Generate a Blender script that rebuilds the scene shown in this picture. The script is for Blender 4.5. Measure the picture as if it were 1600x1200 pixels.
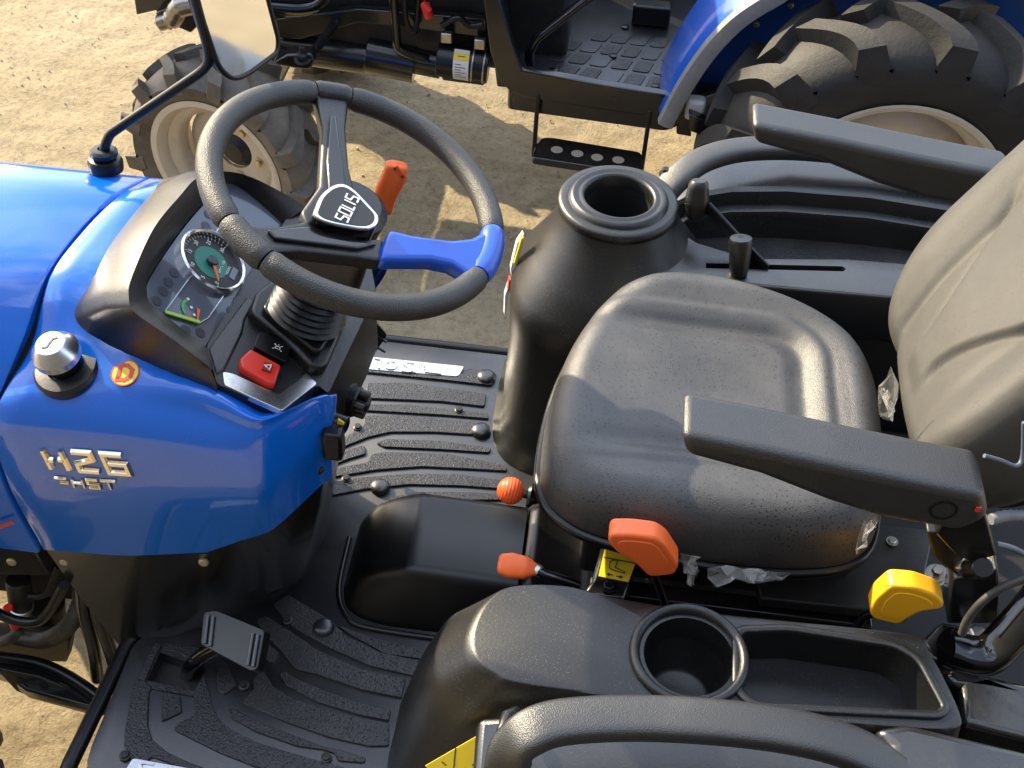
import bpy, bmesh, math, random
import numpy as np
from mathutils import Vector, Matrix
random.seed(7); rng = np.random.default_rng(7)
S = bpy.context.scene
for o in list(bpy.data.objects): bpy.data.objects.remove(o)
COL = S.collection
R_ = math.radians
# ------------------------------------------------------------------ camera
CZ = 2.25; PITCH, YAW, ROLL, FPX = R_(45), R_(-4), R_(3.7), 1900.0
FW = np.array([math.sin(YAW)*math.cos(PITCH), math.cos(YAW)*math.cos(PITCH), -math.sin(PITCH)])
_r0 = np.array([math.cos(YAW), -math.sin(YAW), 0.0]); _u0 = np.cross(_r0, FW)
CR = _r0*math.cos(ROLL) + _u0*math.sin(ROLL); CU = np.cross(CR, FW)
CAM = np.array([0.0, 0.0, CZ])
cd = bpy.data.cameras.new('camera'); co = bpy.data.objects.new('camera', cd); COL.objects.link(co)
cd.sensor_width = 36; cd.lens = FPX/1600*36; cd.clip_start = 0.02; cd.clip_end = 400
co.matrix_world = Matrix(((CR[0], CU[0], -FW[0], 0), (CR[1], CU[1], -FW[1], 0), (CR[2], CU[2], -FW[2], CZ), (0, 0, 0, 1)))
S.camera = co
# ------------------------------------------------------------------ sky, sun, exposure
SUN_EL, SUN_AZ = R_(29), R_(36)      # azimuth: angle of the sun from -X (tractor front) towards +Y
sdir = Vector((-math.cos(SUN_AZ)*math.cos(SUN_EL), math.sin(SUN_AZ)*math.cos(SUN_EL), math.sin(SUN_EL)))
W = bpy.data.worlds.new('World'); S.world = W; W.use_nodes = True
nt = W.node_tree; bg = nt.nodes['Background']
sk = nt.nodes.new('ShaderNodeTexSky'); sk.sky_type = 'NISHITA'; sk.sun_disc = False
sk.sun_elevation = SUN_EL; sk.sun_rotation = math.atan2(sdir.x, sdir.y)
sk.air_density = 1.0; sk.dust_density = 2.0; sk.ozone_density = 1.0
wt = nt.nodes.new('ShaderNodeTexCoord'); wm = nt.nodes.new('ShaderNodeMapping'); wm.inputs['Scale'].default_value = (1, 1, 2.2); nt.links.new(wt.outputs['Generated'], wm.inputs[0])
wn_ = nt.nodes.new('ShaderNodeTexNoise'); wn_.inputs['Scale'].default_value = 2.6; wn_.inputs['Detail'].default_value = 7; wn_.inputs['Roughness'].default_value = .55; nt.links.new(wm.outputs[0], wn_.inputs['Vector'])
wr = nt.nodes.new('ShaderNodeValToRGB'); wr.color_ramp.elements[0].position = .47; wr.color_ramp.elements[1].position = .64; wr.color_ramp.elements[0].color = (.19, .19, .19, 1); nt.links.new(wn_.outputs[0], wr.inputs[0])
wx = nt.nodes.new('ShaderNodeMix'); wx.data_type = 'RGBA'; nt.links.new(wr.outputs[0], wx.inputs[0]); nt.links.new(sk.outputs[0], wx.inputs[6]); wx.inputs[7].default_value = (7.6, 8.4, 9.9, 1)   # bright broken cloud
nt.links.new(wx.outputs[2], bg.inputs[0]); bg.inputs[1].default_value = 0.15
sl = bpy.data.lights.new('sun', 'SUN'); sl.energy = 5.0; sl.angle = R_(0.6); sl.color = (1.0, 0.84, 0.57)
so = bpy.data.objects.new('sun', sl); COL.objects.link(so); so.rotation_euler = sdir.to_track_quat('Z', 'Y').to_euler(); so.location = (-6, 6, 6)
S.view_settings.view_transform = 'Standard'; S.view_settings.look = 'None'
S.view_settings.gamma = 1; S.view_settings.use_curve_mapping = False; S.view_settings.exposure = 1.2
# ------------------------------------------------------------------ points: a photo pixel met with a real plane of the place
def ray(px, py): return FW + CR*(px-800)/FPX + CU*(600-py)/FPX
def Pz(px, py, z): d = ray(px, py); return Vector(CAM + d*(z-CAM[2])/d[2])
def Py(px, py, y): d = ray(px, py); return Vector(CAM + d*(y-CAM[1])/d[1])
def Px(px, py, x): d = ray(px, py); return Vector(CAM + d*(x-CAM[0])/d[0])
def Pl(px, py, o, n):
    d = ray(px, py); o = np.array(o); n = np.array(n); return Vector(CAM + d*(((o-CAM)@n)/(d@n)))
# ------------------------------------------------------------------ materials
MATS = {}
def mat(name, col, rough=0.5, metal=0.0, spec=0.5, coat=0.0, coat_r=0.05, bump=None, var=None, dirt=None, specks=None, trans=0.0, emit=None, sheen=0.0, alpha=1.0, grain=None):
    m = bpy.data.materials.new(name); m.use_nodes = True; t = m.node_tree; b = t.nodes['Principled BSDF']
    N = t.nodes.new; L = t.links.new
    b.inputs['Base Color'].default_value = (*col, 1); b.inputs['Roughness'].default_value = rough; b.inputs['Metallic'].default_value = metal
    b.inputs['Specular IOR Level'].default_value = spec; b.inputs['Coat Weight'].default_value = coat; b.inputs['Coat Roughness'].default_value = coat_r
    b.inputs['Transmission Weight'].default_value = trans; b.inputs['Alpha'].default_value = alpha
    if sheen: b.inputs['Sheen Weight'].default_value = sheen
    tc = N('ShaderNodeTexCoord'); cur = None
    def noise(scale, detail=4, rough_=.6):
        n = N('ShaderNodeTexNoise'); n.inputs['Scale'].default_value = scale; n.inputs['Detail'].default_value = detail; n.inputs['Roughness'].default_value = rough_
        L(tc.outputs['Object'], n.inputs['Vector']); return n
    def ramp(inp, p0, p1, c0=(0, 0, 0, 1), c1=(1, 1, 1, 1)):
        r = N('ShaderNodeValToRGB'); e = r.color_ramp.elements; e[0].position = p0; e[1].position = p1; e[0].color = c0; e[1].color = c1
        L(inp, r.inputs[0]); return r
    def mix(fac, a, bcol):
        x = N('ShaderNodeMix'); x.data_type = 'RGBA'
        L(fac, x.inputs[0])
        if a is None: x.inputs[6].default_value = (*col, 1)
        else: L(a, x.inputs[6])
        x.inputs[7].default_value = (*bcol, 1); return x.outputs[2]
    if var:                                   # (scale, other colour): broad mottling
        n = noise(var[0]); r = ramp(n.outputs[0], .35, .68); cur = mix(r.outputs[0], cur, var[1])
    if dirt:                                  # (scale, colour, low, high): patchy dust
        n = noise(dirt[0], 8, .7); r = ramp(n.outputs[0], dirt[2], dirt[3]); cur = mix(r.outputs[0], cur, dirt[1])
    if specks:                                # (scale, colour, threshold): droplets / flecks
        v = N('ShaderNodeTexVoronoi'); v.inputs['Scale'].default_value = specks[0]; v.inputs['Randomness'].default_value = 1
        L(tc.outputs['Object'], v.inputs['Vector'])
        n = noise(specks[0]*.09, 2); a = N('ShaderNodeMath'); a.operation = 'MULTIPLY'; a.inputs[1].default_value = specks[2]
        L(n.outputs[0], a.inputs[0])
        lt = N('ShaderNodeMath'); lt.operation = 'LESS_THAN'; L(v.outputs['Distance'], lt.inputs[0]); L(a.outputs[0], lt.inputs[1])
        cur = mix(lt.outputs[0], cur, specks[1])
    if cur is not None: L(cur, b.inputs['Base Color'])
    n = noise(9, 6, .65); mr = N('ShaderNodeMapRange'); mr.inputs[3].default_value = max(.02, rough-.07); mr.inputs[4].default_value = min(1, rough+.1)
    L(n.outputs[0], mr.inputs[0]); L(mr.outputs[0], b.inputs['Roughness'])
    prev = None
    for bs in (bump or []):                   # (kind, scale, distance)
        if bs[0] == 'n': h = noise(bs[1], 3).outputs[0]
        elif bs[0] == 'v':
            v = N('ShaderNodeTexVoronoi'); v.inputs['Scale'].default_value = bs[1]; L(tc.outputs['Object'], v.inputs['Vector']); h = v.outputs['Distance']
        elif bs[0] == 'g':                    # short raised dashes
            v = N('ShaderNodeTexVoronoi'); v.inputs['Scale'].default_value = bs[1]; v.distance = 'MANHATTAN'
            L(tc.outputs['Object'], v.inputs['Vector']); h = ramp(v.outputs['Distance'], .28, .42, (1, 1, 1, 1), (0, 0, 0, 1)).outputs[0]
        elif bs[0] == 'w':
            v = N('ShaderNodeTexWave'); v.inputs['Scale'].default_value = bs[1]; v.bands_direction = 'DIAGONAL'; L(tc.outputs['Object'], v.inputs['Vector']); h = v.outputs[0]
        bp = N('ShaderNodeBump'); bp.inputs['Strength'].default_value = 1.0; bp.inputs['Distance'].default_value = bs[2]
        L(h, bp.inputs['Height'])
        if prev: L(prev.outputs[0], bp.inputs['Normal'])
        prev = bp
    if prev: L(prev.outputs[0], b.inputs['Normal'])
    if emit: b.inputs['Emission Color'].default_value = (*emit[0], 1); b.inputs['Emission Strength'].default_value = emit[1]
    MATS[name] = m; return m
plastic = mat('black_plastic', (.004, .004, .0042), .36, spec=.68, bump=[('n', 900, .0002), ('n', 260, .0002)], dirt=(7, (.010, .010, .0095), .52, .85), specks=(330, (.2, .2, .195), .2))
grain = mat('grained_plastic', (.009, .009, .0095), .42, spec=1.0, bump=[('v', 700, .0004)], dirt=(9, (.03, .028, .025), .5, .85))
smoothp = mat('smooth_black', (.004, .004, .0045), .3, bump=[('n', 500, .0001)], dirt=(9, (.01, .0095, .009), .58, .9))
gloss = mat('gloss_black', (.004, .004, .005), .12, coat=.4, dirt=(10, (.025, .023, .02), .6, .9))
paintblk = mat('black_paint', (.010, .010, .010), .22, coat=.35, coat_r=.12, bump=[('n', 120, .0003)], dirt=(6, (.045, .038, .028), .5, .85))
darkmetal = mat('dark_metal', (.018, .018, .018), .42, .2, bump=[('n', 150, .0004)], dirt=(14, (.05, .042, .03), .48, .8))
rubber = mat('mat_rubber', (.008, .009, .012), .32, spec=1.0, bump=[('n', 300, .0002)], dirt=(5, (.04, .039, .037), .45, .8))
ribtex = mat('mat_rib_rubber', (.014, .014, .016), .34, spec=.65, bump=[('g', 170, .0018), ('n', 260, .0012)], dirt=(6, (.05, .048, .044), .45, .85))
foam = mat('wheel_foam', (.017, .0165, .016), .48, spec=.8, bump=[('v', 620, .0006)], dirt=(12, (.05, .046, .038), .5, .85))
vinyl = mat('seat_vinyl', (.030, .030, .032), .44, spec=.7, bump=[('v', 700, .00035), ('n', 18, .0012)], dirt=(5, (.075, .073, .07), .4, .8), specks=(165, (.006, .006, .007), .43))
vinylb = mat('backrest_vinyl', (.054, .052, .047), .58, spec=.75, bump=[('w', 330, .00025), ('n', 20, .001)], dirt=(5, (.085, .08, .07), .4, .8), specks=(170, (.03, .028, .025), .3))
blue = mat('blue_paint', (.001, .13, .64), .22, 0.0, coat=1.0, coat_r=.03, bump=[('n', 6, .0008)], specks=(300, (.12, .2, .55), .22))
bluep = mat('blue_plastic', (.006, .075, .48), .3, coat=.3, bump=[('n', 40, .0002)])
bluef = mat('blue_fender_paint', (.002, .085, .48), .3, coat=.6, dirt=(5, (.03, .08, .26), .5, .85))
chrome = mat('chrome', (.88, .88, .89), .17, 1.0, bump=[('n', 60, .0002)])
champagne = mat('champagne_chrome', (.85, .78, .62), .13, 1.0)
alu = mat('brushed_aluminium', (.75, .76, .78), .24, 1.0, bump=[('n', 200, .00004)], dirt=(20, (.4, .4, .4), .55, .85))
steel = mat('zinc_steel', (.55, .53, .48), .35, 1.0, dirt=(30, (.25, .2, .12), .5, .8))
brass = mat('zinc_bolt', (.5, .42, .25), .4, .8)
orange = mat('orange_plastic', (.92, .155, .03), .36, bump=[('n', 400, .0001)], dirt=(9, (.7, .13, .05), .5, .9))
orange2 = mat('dimpled_orange', (.85, .11, .022), .4, bump=[('n', 400, .0001)])
yellow = mat('yellow_plastic', (.9, .45, .015), .33, bump=[('n', 300, .0001)], dirt=(9, (.75, .4, .04), .5, .9))
red = mat('red_plastic', (.72, .035, .02), .35)
yel_st = mat('yellow_sticker', (.85, .62, .03), .4)
white_st = mat('white_sticker', (.75, .74, .7), .45)
red_st = mat('red_sticker', (.7, .05, .02), .4)
blk_st = mat('black_print', (.015, .015, .015), .5)
grey_print = mat('grey_print', (.35, .35, .35), .5)
cream = mat('cream_rim_paint', (.52, .46, .34), .4, coat=.2, bump=[('n', 30, .0006)], dirt=(7, (.36, .29, .19), .45, .8))
tyre = mat('tyre_rubber', (.017, .0165, .016), .6, spec=.35, bump=[('n', 26, .001), ('n', 90, .001), ('n', 260, .0005)], dirt=(5, (.042, .037, .03), .42, .78))
tyre2 = mat('dusty_tyre_rubber', (.04, .036, .03), .6, bump=[('n', 26, .001), ('n', 90, .001), ('n', 260, .0005)], dirt=(5, (.16, .13, .09), .34, .66))
teal = mat('teal_sticker', (.12, .45, .38), .5)
lensm = mat('cluster_face', (.075, .085, .115), .16, coat=1.0, coat_r=.02)
dialm = mat('dial_face', (.014, .015, .018), .5)
lampm = mat('warning_lamp_lens', (.032, .037, .05), .2)
tealdial = mat('teal_dial', (.02, .19, .14), .5)
lcd = mat('grey_lcd', (.16, .2, .26), .3)
green = mat('green_print', (.06, .4, .1), .5)
lime = mat('lime_edge', (.32, .62, .06), .4)
needle_m = mat('needle_orange', (.85, .13, .02), .4)
mirror_m = mat('mirror_glass', (.93, .93, .93), .01, 1.0)
wrap_m = mat('clear_plastic_film', (.8, .8, .78), .25, trans=.6, spec=.6, alpha=.42, bump=[('n', 50, .002)])
hose = mat('hose_rubber', (.03, .03, .03), .5, dirt=(20, (.12, .1, .075), .45, .8))
greyhose = mat('grey_corrugated', (.2, .21, .22), .45, dirt=(30, (.1, .1, .1), .5, .8))
bluewire = mat('pale_blue_cable', (.10, .125, .16), .5)
greyfl = mat('grey_fender_lip', (.2, .2, .195), .45, bump=[('n', 300, .0003)], dirt=(8, (.33, .3, .25), .45, .8))
fend = mat('fender_plastic', (.007, .0075, .009), .27, spec=1.0, bump=[('n', 700, .0002)], dirt=(5, (.024, .024, .025), .45, .85), specks=(300, (.25, .25, .25), .14))
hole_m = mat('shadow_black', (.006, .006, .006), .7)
pipe_m = mat('exhaust_steel', (.3, .28, .25), .25, 1.0, dirt=(15, (.2, .16, .1), .5, .8))
# ------------------------------------------------------------------ mesh helpers
def link(o, parent=None):
    COL.objects.link(o)
    if parent is not None:
        o.parent = parent
        if parent.type == 'EMPTY': o.matrix_parent_inverse = Matrix.Translation(-parent.location)
    return o
def mesh(name, vs, fs, m, parent=None, smooth=35, bevel=0, seg=2, sub=0, mats=None, label=None):
    me = bpy.data.meshes.new(name); me.from_pydata([tuple(v) for v in vs], [], [tuple(f) for f in fs])
    bm = bmesh.new(); bm.from_mesh(me); bmesh.ops.recalc_face_normals(bm, faces=bm.faces); bm.to_mesh(me); bm.free()
    me.materials.append(m)
    for x in (mats or []): me.materials.append(x)
    o = bpy.data.objects.new(name, me); link(o, parent)
    finish(o, smooth, bevel, seg, sub)
    if label: o['label'] = label
    return o
def finish(o, smooth=35, bevel=0, seg=2, sub=0):
    me = o.data
    if bevel:
        b = o.modifiers.new('bevel', 'BEVEL'); b.width = bevel; b.segments = seg; b.limit_method = 'ANGLE'; b.angle_limit = R_(32); b.harden_normals = False
    if sub:
        s = o.modifiers.new('sub', 'SUBSURF'); s.levels = sub; s.render_levels = sub
    if smooth:
        me.polygons.foreach_set('use_smooth', [True]*len(me.polygons))
        if not sub:
            me.set_sharp_from_angle(angle=R_(smooth if not bevel else 75))
def applied(o):
    dg = bpy.context.evaluated_depsgraph_get(); me = bpy.data.meshes.new_from_object(o.evaluated_get(dg)); old = o.data
    o.modifiers.clear(); o.data = me; bpy.data.meshes.remove(old)
def cut(o, cutters, smooth=35):
    for c in cutters:
        b = o.modifiers.new('b', 'BOOLEAN'); b.operation = 'DIFFERENCE'; b.object = c; b.solver = 'EXACT'
    applied(o)
    for c in cutters: bpy.data.objects.remove(c)
    me = o.data; me.polygons.foreach_set('use_smooth', [True]*len(me.polygons)); me.set_sharp_from_angle(angle=R_(smooth))
def V(*a): return Vector(a)
def rnd(poly, r, n=4, closed=True):
    """round the corners of a polygon / polyline of Vectors"""
    out = []; k = len(poly)
    for i, p in enumerate(poly):
        p = Vector(p)
        if not closed and i in (0, k-1): out.append(p); continue
        a = Vector(poly[i-1]); b = Vector(poly[(i+1) % k]); rr = r[i] if isinstance(r, (list, tuple)) else r
        la, lb = (a-p).length, (b-p).length; d = min(rr, la*.48, lb*.48)
        if d < 1e-5: out.append(p); continue
        s = p+(a-p)/la*d; e = p+(b-p)/lb*d
        for j in range(n+1):
            t = j/n; out.append(s*(1-t)**2+p*2*t*(1-t)+e*t*t)
    return out
def cat(pts, n=6, closed=False):
    """catmull-rom through points"""
    P = [Vector(p) for p in pts]; k = len(P); out = []
    rngi = range(k if closed else k-1)
    for i in rngi:
        p0 = P[(i-1) % k] if closed or i > 0 else P[0]*2-P[1]; p1 = P[i]; p2 = P[(i+1) % k]
        p3 = P[(i+2) % k] if closed or i+2 < k else P[-1]*2-P[-2]
        for j in range(n):
            t = j/n; out.append(.5*((2*p1)+(p2-p0)*t+(2*p0-5*p1+4*p2-p3)*t*t+(3*p1-p0-3*p2+p3)*t**3))
    if not closed: out.append(P[-1])
    return out
def prism(name, poly, ext, m, parent=None, bevel=.002, seg=2, label=None, smooth=35):
    n = len(poly); ext = Vector(ext); vs = [Vector(p) for p in poly]+[Vector(p)+ext for p in poly]
    fs = [list(range(n)), list(range(2*n-1, n-1, -1))]+[[i, (i+1) % n, (i+1) % n+n, i+n] for i in range(n)]
    return mesh(name, vs, fs, m, parent, smooth, bevel, seg, label=label)
def box(name, c, size, m, parent=None, bevel=.002, rot=None, label=None, seg=2):
    sx, sy, sz = [s/2 for s in size]; M = rot if rot is not None else Matrix.Identity(3); c = Vector(c)
    p = [c+M@V(a*sx, b*sy, -sz) for a, b in ((-1, -1), (1, -1), (1, 1), (-1, 1))]
    return prism(name, p, M@V(0, 0, 2*sz), m, parent, bevel, seg, label)
def loft(name, rings, m, parent=None, cap0=True, cap1=True, smooth=40, sub=0, closed=True, label=None, bevel=0):
    n = len(rings[0]); vs = [v for r in rings for v in r]; fs = []
    for i in range(len(rings)-1):
        for j in range(n if closed else n-1):
            a, b = i*n+j, i*n+(j+1) % n; fs.append((a, b, b+n, a+n))
    if cap0 and closed: fs.append(list(range(n-1, -1, -1)))
    if cap1 and closed: fs.append([(len(rings)-1)*n+j for j in range(n)])
    return mesh(name, vs, fs, m, parent, smooth, bevel, 2, sub, label=label)
def frame(d):
    d = Vector(d).normalized(); u = d.orthogonal().normalized(); return u, d.cross(u)
def tube(name, path, r, m, parent=None, seg=12, closed=False, cap=True, flat=None, label=None, smooth=50):
    """r number or list; flat=(axis vector, a, b): elliptical/superelliptic section with half-size a along axis"""
    P = [Vector(p) for p in path]; k = len(P); rings = []
    u = None
    for i, p in enumerate(P):
        d = (P[(i+1) % k]-P[i-1]) if closed else (P[min(i+1, k-1)]-P[max(i-1, 0)]); d.normalize()
        if flat: w = Vector(flat[0]); u = (w-d*w.dot(d)).normalized()
        elif u is None: u = frame(d)[0]
        else: u = (u-d*u.dot(d)).normalized()
        v = d.cross(u); rr = r[i] if isinstance(r, (list, tuple)) else r; ring = []
        for j in range(seg):
            a = 2*math.pi*j/seg; c, s = math.cos(a), math.sin(a)
            if flat:
                e = flat[3] if len(flat) > 3 else .5
                c = math.copysign(abs(c)**e, c)*flat[1]*rr; s = math.copysign(abs(s)**e, s)*flat[2]*rr
            else: c *= rr; s *= rr
            ring.append(p+u*c+v*s)
        rings.append(ring)
    if closed: rings.append(rings[0]); return loft(name, rings, m, parent, False, False, smooth, label=label)
    return loft(name, rings, m, parent, cap, cap, smooth, label=label)
def lathe(name, prof, c, axis, m, parent=None, seg=40, smooth=32, label=None, close=False):
    """prof: list of (radius, height along axis)"""
    c = Vector(c); ax = Vector(axis).normalized(); u, v = frame(ax); vs = []; fs = []; k = len(prof)
    for j in range(seg):
        a = 2*math.pi*j/seg; q = u*math.cos(a)+v*math.sin(a)
        for r, h in prof: vs.append(c+q*r+ax*h)
    kk = k if close else k-1
    for j in range(seg):
        for i in range(kk):
            i2 = (i+1) % k; fs.append((j*k+i, j*k+i2, ((j+1) % seg)*k+i2, ((j+1) % seg)*k+i))
    o = mesh(name, vs, fs, m, parent, smooth, label=label)
    bm = bmesh.new(); bm.from_mesh(o.data); bmesh.ops.remove_doubles(bm, verts=bm.verts, dist=1e-6); bmesh.ops.recalc_face_normals(bm, faces=bm.faces); bm.to_mesh(o.data); bm.free()
    o.data.set_sharp_from_angle(angle=R_(smooth)); return o
def cyl(name, a, b, r, m, parent=None, seg=24, r2=None, bev=.0015, label=None):
    a = Vector(a); b = Vector(b); h = (b-a).length; r2 = r if r2 is None else r2; e = min(bev, r*.4, r2*.4, h*.3)
    return lathe(name, [(0, 0), (r-e, 0), (r, e), (r2, h-e), (r2-e, h), (0, h)], a, b-a, m, parent, seg, label=label)
def bolt(name, c, n, r, m, parent=None, h=None, washer=True):
    c = Vector(c); n = Vector(n).normalized(); u, v = frame(n); h = h or r*.9
    vs, fs = [], []
    def ring(rad, z, k): return [c+n*z+(u*math.cos(2*math.pi*i/k)+v*math.sin(2*math.pi*i/k))*rad for i in range(k)]
    def add(rings):
        base = len(vs); k = len(rings[0])
        for q in rings: vs.extend(q)
        for i in range(len(rings)-1):
            for j in range(k): fs.append((base+i*k+j, base+i*k+(j+1) % k, base+(i+1)*k+(j+1) % k, base+(i+1)*k+j))
        fs.append([base+(len(rings)-1)*k+j for j in range(k)])
    if washer: add([ring(r*1.55, -.001, 16), ring(r*1.55, r*.16, 16)])
    add([ring(r, -.001, 6), ring(r, h*.85, 6), ring(r*.82, h, 6)])
    return mesh(name, vs, fs, m, parent, 25)
def strokes(name, lines, w, h, M, m, parent=None, chamfer=False, label=None):
    """flat lettering made of bars: lines = list of polylines in 2-D, M 4x4 maps (x, y, z) to the world"""
    vs, fs = [], []
    for ln in lines:
        ln = [Vector((a, b)) for a, b in ln]; k = len(ln); L, Rr = [], []
        for i, p in enumerate(ln):
            d0 = (ln[i]-ln[i-1]).normalized() if i else (ln[1]-ln[0]).normalized()
            d1 = (ln[i+1]-ln[i]).normalized() if i < k-1 else d0
            n0 = Vector((-d0.y, d0.x)); n1 = Vector((-d1.y, d1.x)); nn = (n0+n1)
            nn = nn.normalized() if nn.length > .2 else n0; s = w/2/max(.5, nn.dot(n0)); L.append(p+nn*s); Rr.append(p-nn*s)
        base = len(vs); top = .55 if chamfer else 1
        for i in range(k):
            mid = (L[i]+Rr[i])/2
            vs += [M@V(L[i].x, L[i].y, 0), M@V(Rr[i].x, Rr[i].y, 0)]
            a = mid+(L[i]-mid)*top; b = mid+(Rr[i]-mid)*top
            vs += [M@V(a.x, a.y, h), M@V(b.x, b.y, h)]
        for i in range(k-1):
            a = base+i*4; b = a+4
            fs += [(a+2, a+3, b+3, b+2), (a, a+2, b+2, b), (a+1, b+1, b+3, a+3)]
        fs += [(base, base+1, base+3, base+2), (base+4*k-4, base+4*k-2, base+4*k-1, base+4*k-3)]
    return mesh(name, vs, fs, m, parent, 20, label=label)
def frame_m(o, x, y):
    """matrix with origin o, x axis, y axis approx"""
    x = Vector(x).normalized(); z = x.cross(Vector(y)).normalized(); y = z.cross(x)
    return Matrix(((x.x, y.x, z.x, o[0]), (x.y, y.y, z.y, o[1]), (x.z, y.z, z.z, o[2]), (0, 0, 0, 1)))
def text(name, s, size, M, m, parent=None, ext=.0003, align='CENTER', shear=0):
    cu = bpy.data.curves.new(name, 'FONT'); cu.body = s; cu.size = size; cu.extrude = ext; cu.align_x = align; cu.align_y = 'CENTER'; cu.shear = shear; cu.resolution_u = 3
    t = bpy.data.objects.new('tmp_text', cu); COL.objects.link(t); bpy.context.view_layer.update()
    me = bpy.data.meshes.new_from_object(t.evaluated_get(bpy.context.evaluated_depsgraph_get())); bpy.data.objects.remove(t); bpy.data.curves.remove(cu)
    me.transform(M @ Matrix.Translation((0, 0, ext))); me.materials.clear(); me.materials.append(m); me.name = name
    o = bpy.data.objects.new(name, me); return link(o, parent)
def disc(name, c, n, r, h, m, parent=None, seg=28): return cyl(name, c, Vector(c)+Vector(n).normalized()*h, r, m, parent, seg, bev=h*.3)
def root(name, loc, label, cat_, group=None):
    o = bpy.data.objects.new(name, None); COL.objects.link(o); o.location = loc; o.empty_display_size = .1
    o['label'] = label; o['category'] = cat_
    if group: o['group'] = group
    return o
def tag(o, label, cat_, group=None):
    o['label'] = label; o['category'] = cat_
    if group: o['group'] = group
    return o
def sm(a, b, x):
    t = np.clip((x-a)/(b-a), 0, 1); return t*t*(3-2*t)

def pillow(name, P, ext, r, m, parent=None, label=None):
    """an extruded outline with generously rounded edges and corners"""
    return prism(name, P, ext, m, parent, r, 4, label)
# ------------------------------------------------------------------ ground
def make_ground():
    from mathutils import noise
    fx = np.concatenate([-np.geomspace(70, 3.6, 26), np.linspace(-3.5, 2.6, 380), np.geomspace(2.7, 70, 26)])
    fy = np.concatenate([-np.geomspace(70, .9, 26), np.linspace(-.8, 5.6, 400), np.geomspace(5.7, 70, 26)])
    nx, ny = len(fx), len(fy); vs = np.zeros((ny, nx, 3)); vs[..., 0] = fx[None]; vs[..., 1] = fy[:, None]
    for j in range(ny):
        for i in range(nx):
            x, y = fx[i], fy[j]
            if -3.6 < x < 2.7 and -.9 < y < 5.7:
                u = x*.5+y*.86; v = -x*.86+y*.5
                z = .005*noise.noise((x*1.3, y*1.3, 0))+.003*noise.noise((u*2.2, v*12, 4))+.003*noise.noise((x*20, y*20, 9))+.0024*noise.noise((x*46, y*46, 2))+.004*abs(noise.noise((x*9, y*9, 5)))
                vs[j, i, 2] = z-.008
            else: vs[j, i, 2] = -.008
    idx = np.arange(nx*ny).reshape(ny, nx); f = np.stack([idx[:-1, :-1], idx[:-1, 1:], idx[1:, 1:], idx[1:, :-1]], -1).reshape(-1, 4)
    m = bpy.data.materials.new('rough_concrete'); m.use_nodes = True; t = m.node_tree; b = t.nodes['Principled BSDF']; N = t.nodes.new; L = t.links.new
    tc = N('ShaderNodeTexCoord'); mp = N('ShaderNodeMapping'); mp.inputs['Rotation'].default_value = (0, 0, R_(-60)); mp.inputs['Scale'].default_value = (1, 9, 1); L(tc.outputs['Object'], mp.inputs[0])
    def nz(sc, vec, det=6, ro=.65):
        n = N('ShaderNodeTexNoise'); n.inputs['Scale'].default_value = sc; n.inputs['Detail'].default_value = det; n.inputs['Roughness'].default_value = ro; L(vec, n.inputs['Vector']); return n.outputs[0]
    o = tc.outputs['Object']
    def rp(i, stops):
        r = N('ShaderNodeValToRGB'); e = r.color_ramp.elements
        while len(e) < len(stops): e.new(.5)
        for k, (p, c) in enumerate(stops): e[k].position = p; e[k].color = (*c, 1)
        L(i, r.inputs[0]); return r.outputs[0]
    c1 = rp(nz(2.2, o, 8), [(.3, (.355, .285, .18)), (.5, (.40, .325, .208)), (.72, (.43, .355, .24))])
    c2 = rp(nz(60, o, 5, .75), [(.34, (.68, .66, .63)), (.5, (1, 1, 1)), (.7, (1.14, 1.13, 1.1))])
    c3 = rp(nz(1.1, mp.outputs[0], 5, .6), [(.34, (.84, .83, .82)), (.52, (1, 1, 1)), (1, (1.08, 1.07, 1.05))])
    def mul(a, bb):
        x = N('ShaderNodeMix'); x.data_type = 'RGBA'; x.blend_type = 'MULTIPLY'; x.inputs[0].default_value = 1; L(a, x.inputs[6]); L(bb, x.inputs[7]); return x.outputs[2]
    vo = N('ShaderNodeTexVoronoi'); vo.feature = 'DISTANCE_TO_EDGE'; vo.inputs['Scale'].default_value = .3
    va = N('ShaderNodeVectorMath'); va.operation = 'ADD'; ns = N('ShaderNodeTexNoise'); ns.inputs['Scale'].default_value = 3.5; ns.inputs['Detail'].default_value = 6; L(o, ns.inputs['Vector']); vs_ = N('ShaderNodeVectorMath'); vs_.operation = 'SCALE'; vs_.inputs['Scale'].default_value = .5; L(ns.outputs['Color'], vs_.inputs[0]); L(o, va.inputs[0]); L(vs_.outputs[0], va.inputs[1]); L(va.outputs[0], vo.inputs['Vector'])
    c4 = rp(vo.outputs['Distance'], [(0, (.8, .79, .77)), (.004, (.92, .91, .9)), (.01, (1, 1, 1))])
    c5 = rp(nz(.8, o, 4, .55), [(.38, (.86, .87, .88)), (.55, (1, 1, 1)), (1, (1.05, 1.04, 1.02))])
    L(mul(mul(mul(mul(c1, c2), c3), c4), c5), b.inputs['Base Color']); b.inputs['Roughness'].default_value = .93; b.inputs['Specular IOR Level'].default_value = .2
    prev = None
    for h, d in ((nz(1.6, mp.outputs[0], 6, .6), .006), (nz(24, o, 8, .75), .011), (nz(110, o, 5, .75), .006)):
        bp = N('ShaderNodeBump'); bp.inputs['Distance'].default_value = d; L(h, bp.inputs['Height'])
        if prev: L(prev.outputs[0], bp.inputs['Normal'])
        prev = bp
    L(prev.outputs[0], b.inputs['Normal'])
    g = mesh('ground', vs.reshape(-1, 3), f.tolist(), m, None, 180); g['kind'] = 'structure'
make_ground()
gravel_m = mat('grit', (.46, .40, .30), .9, var=(40, (.34, .29, .22)))
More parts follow.
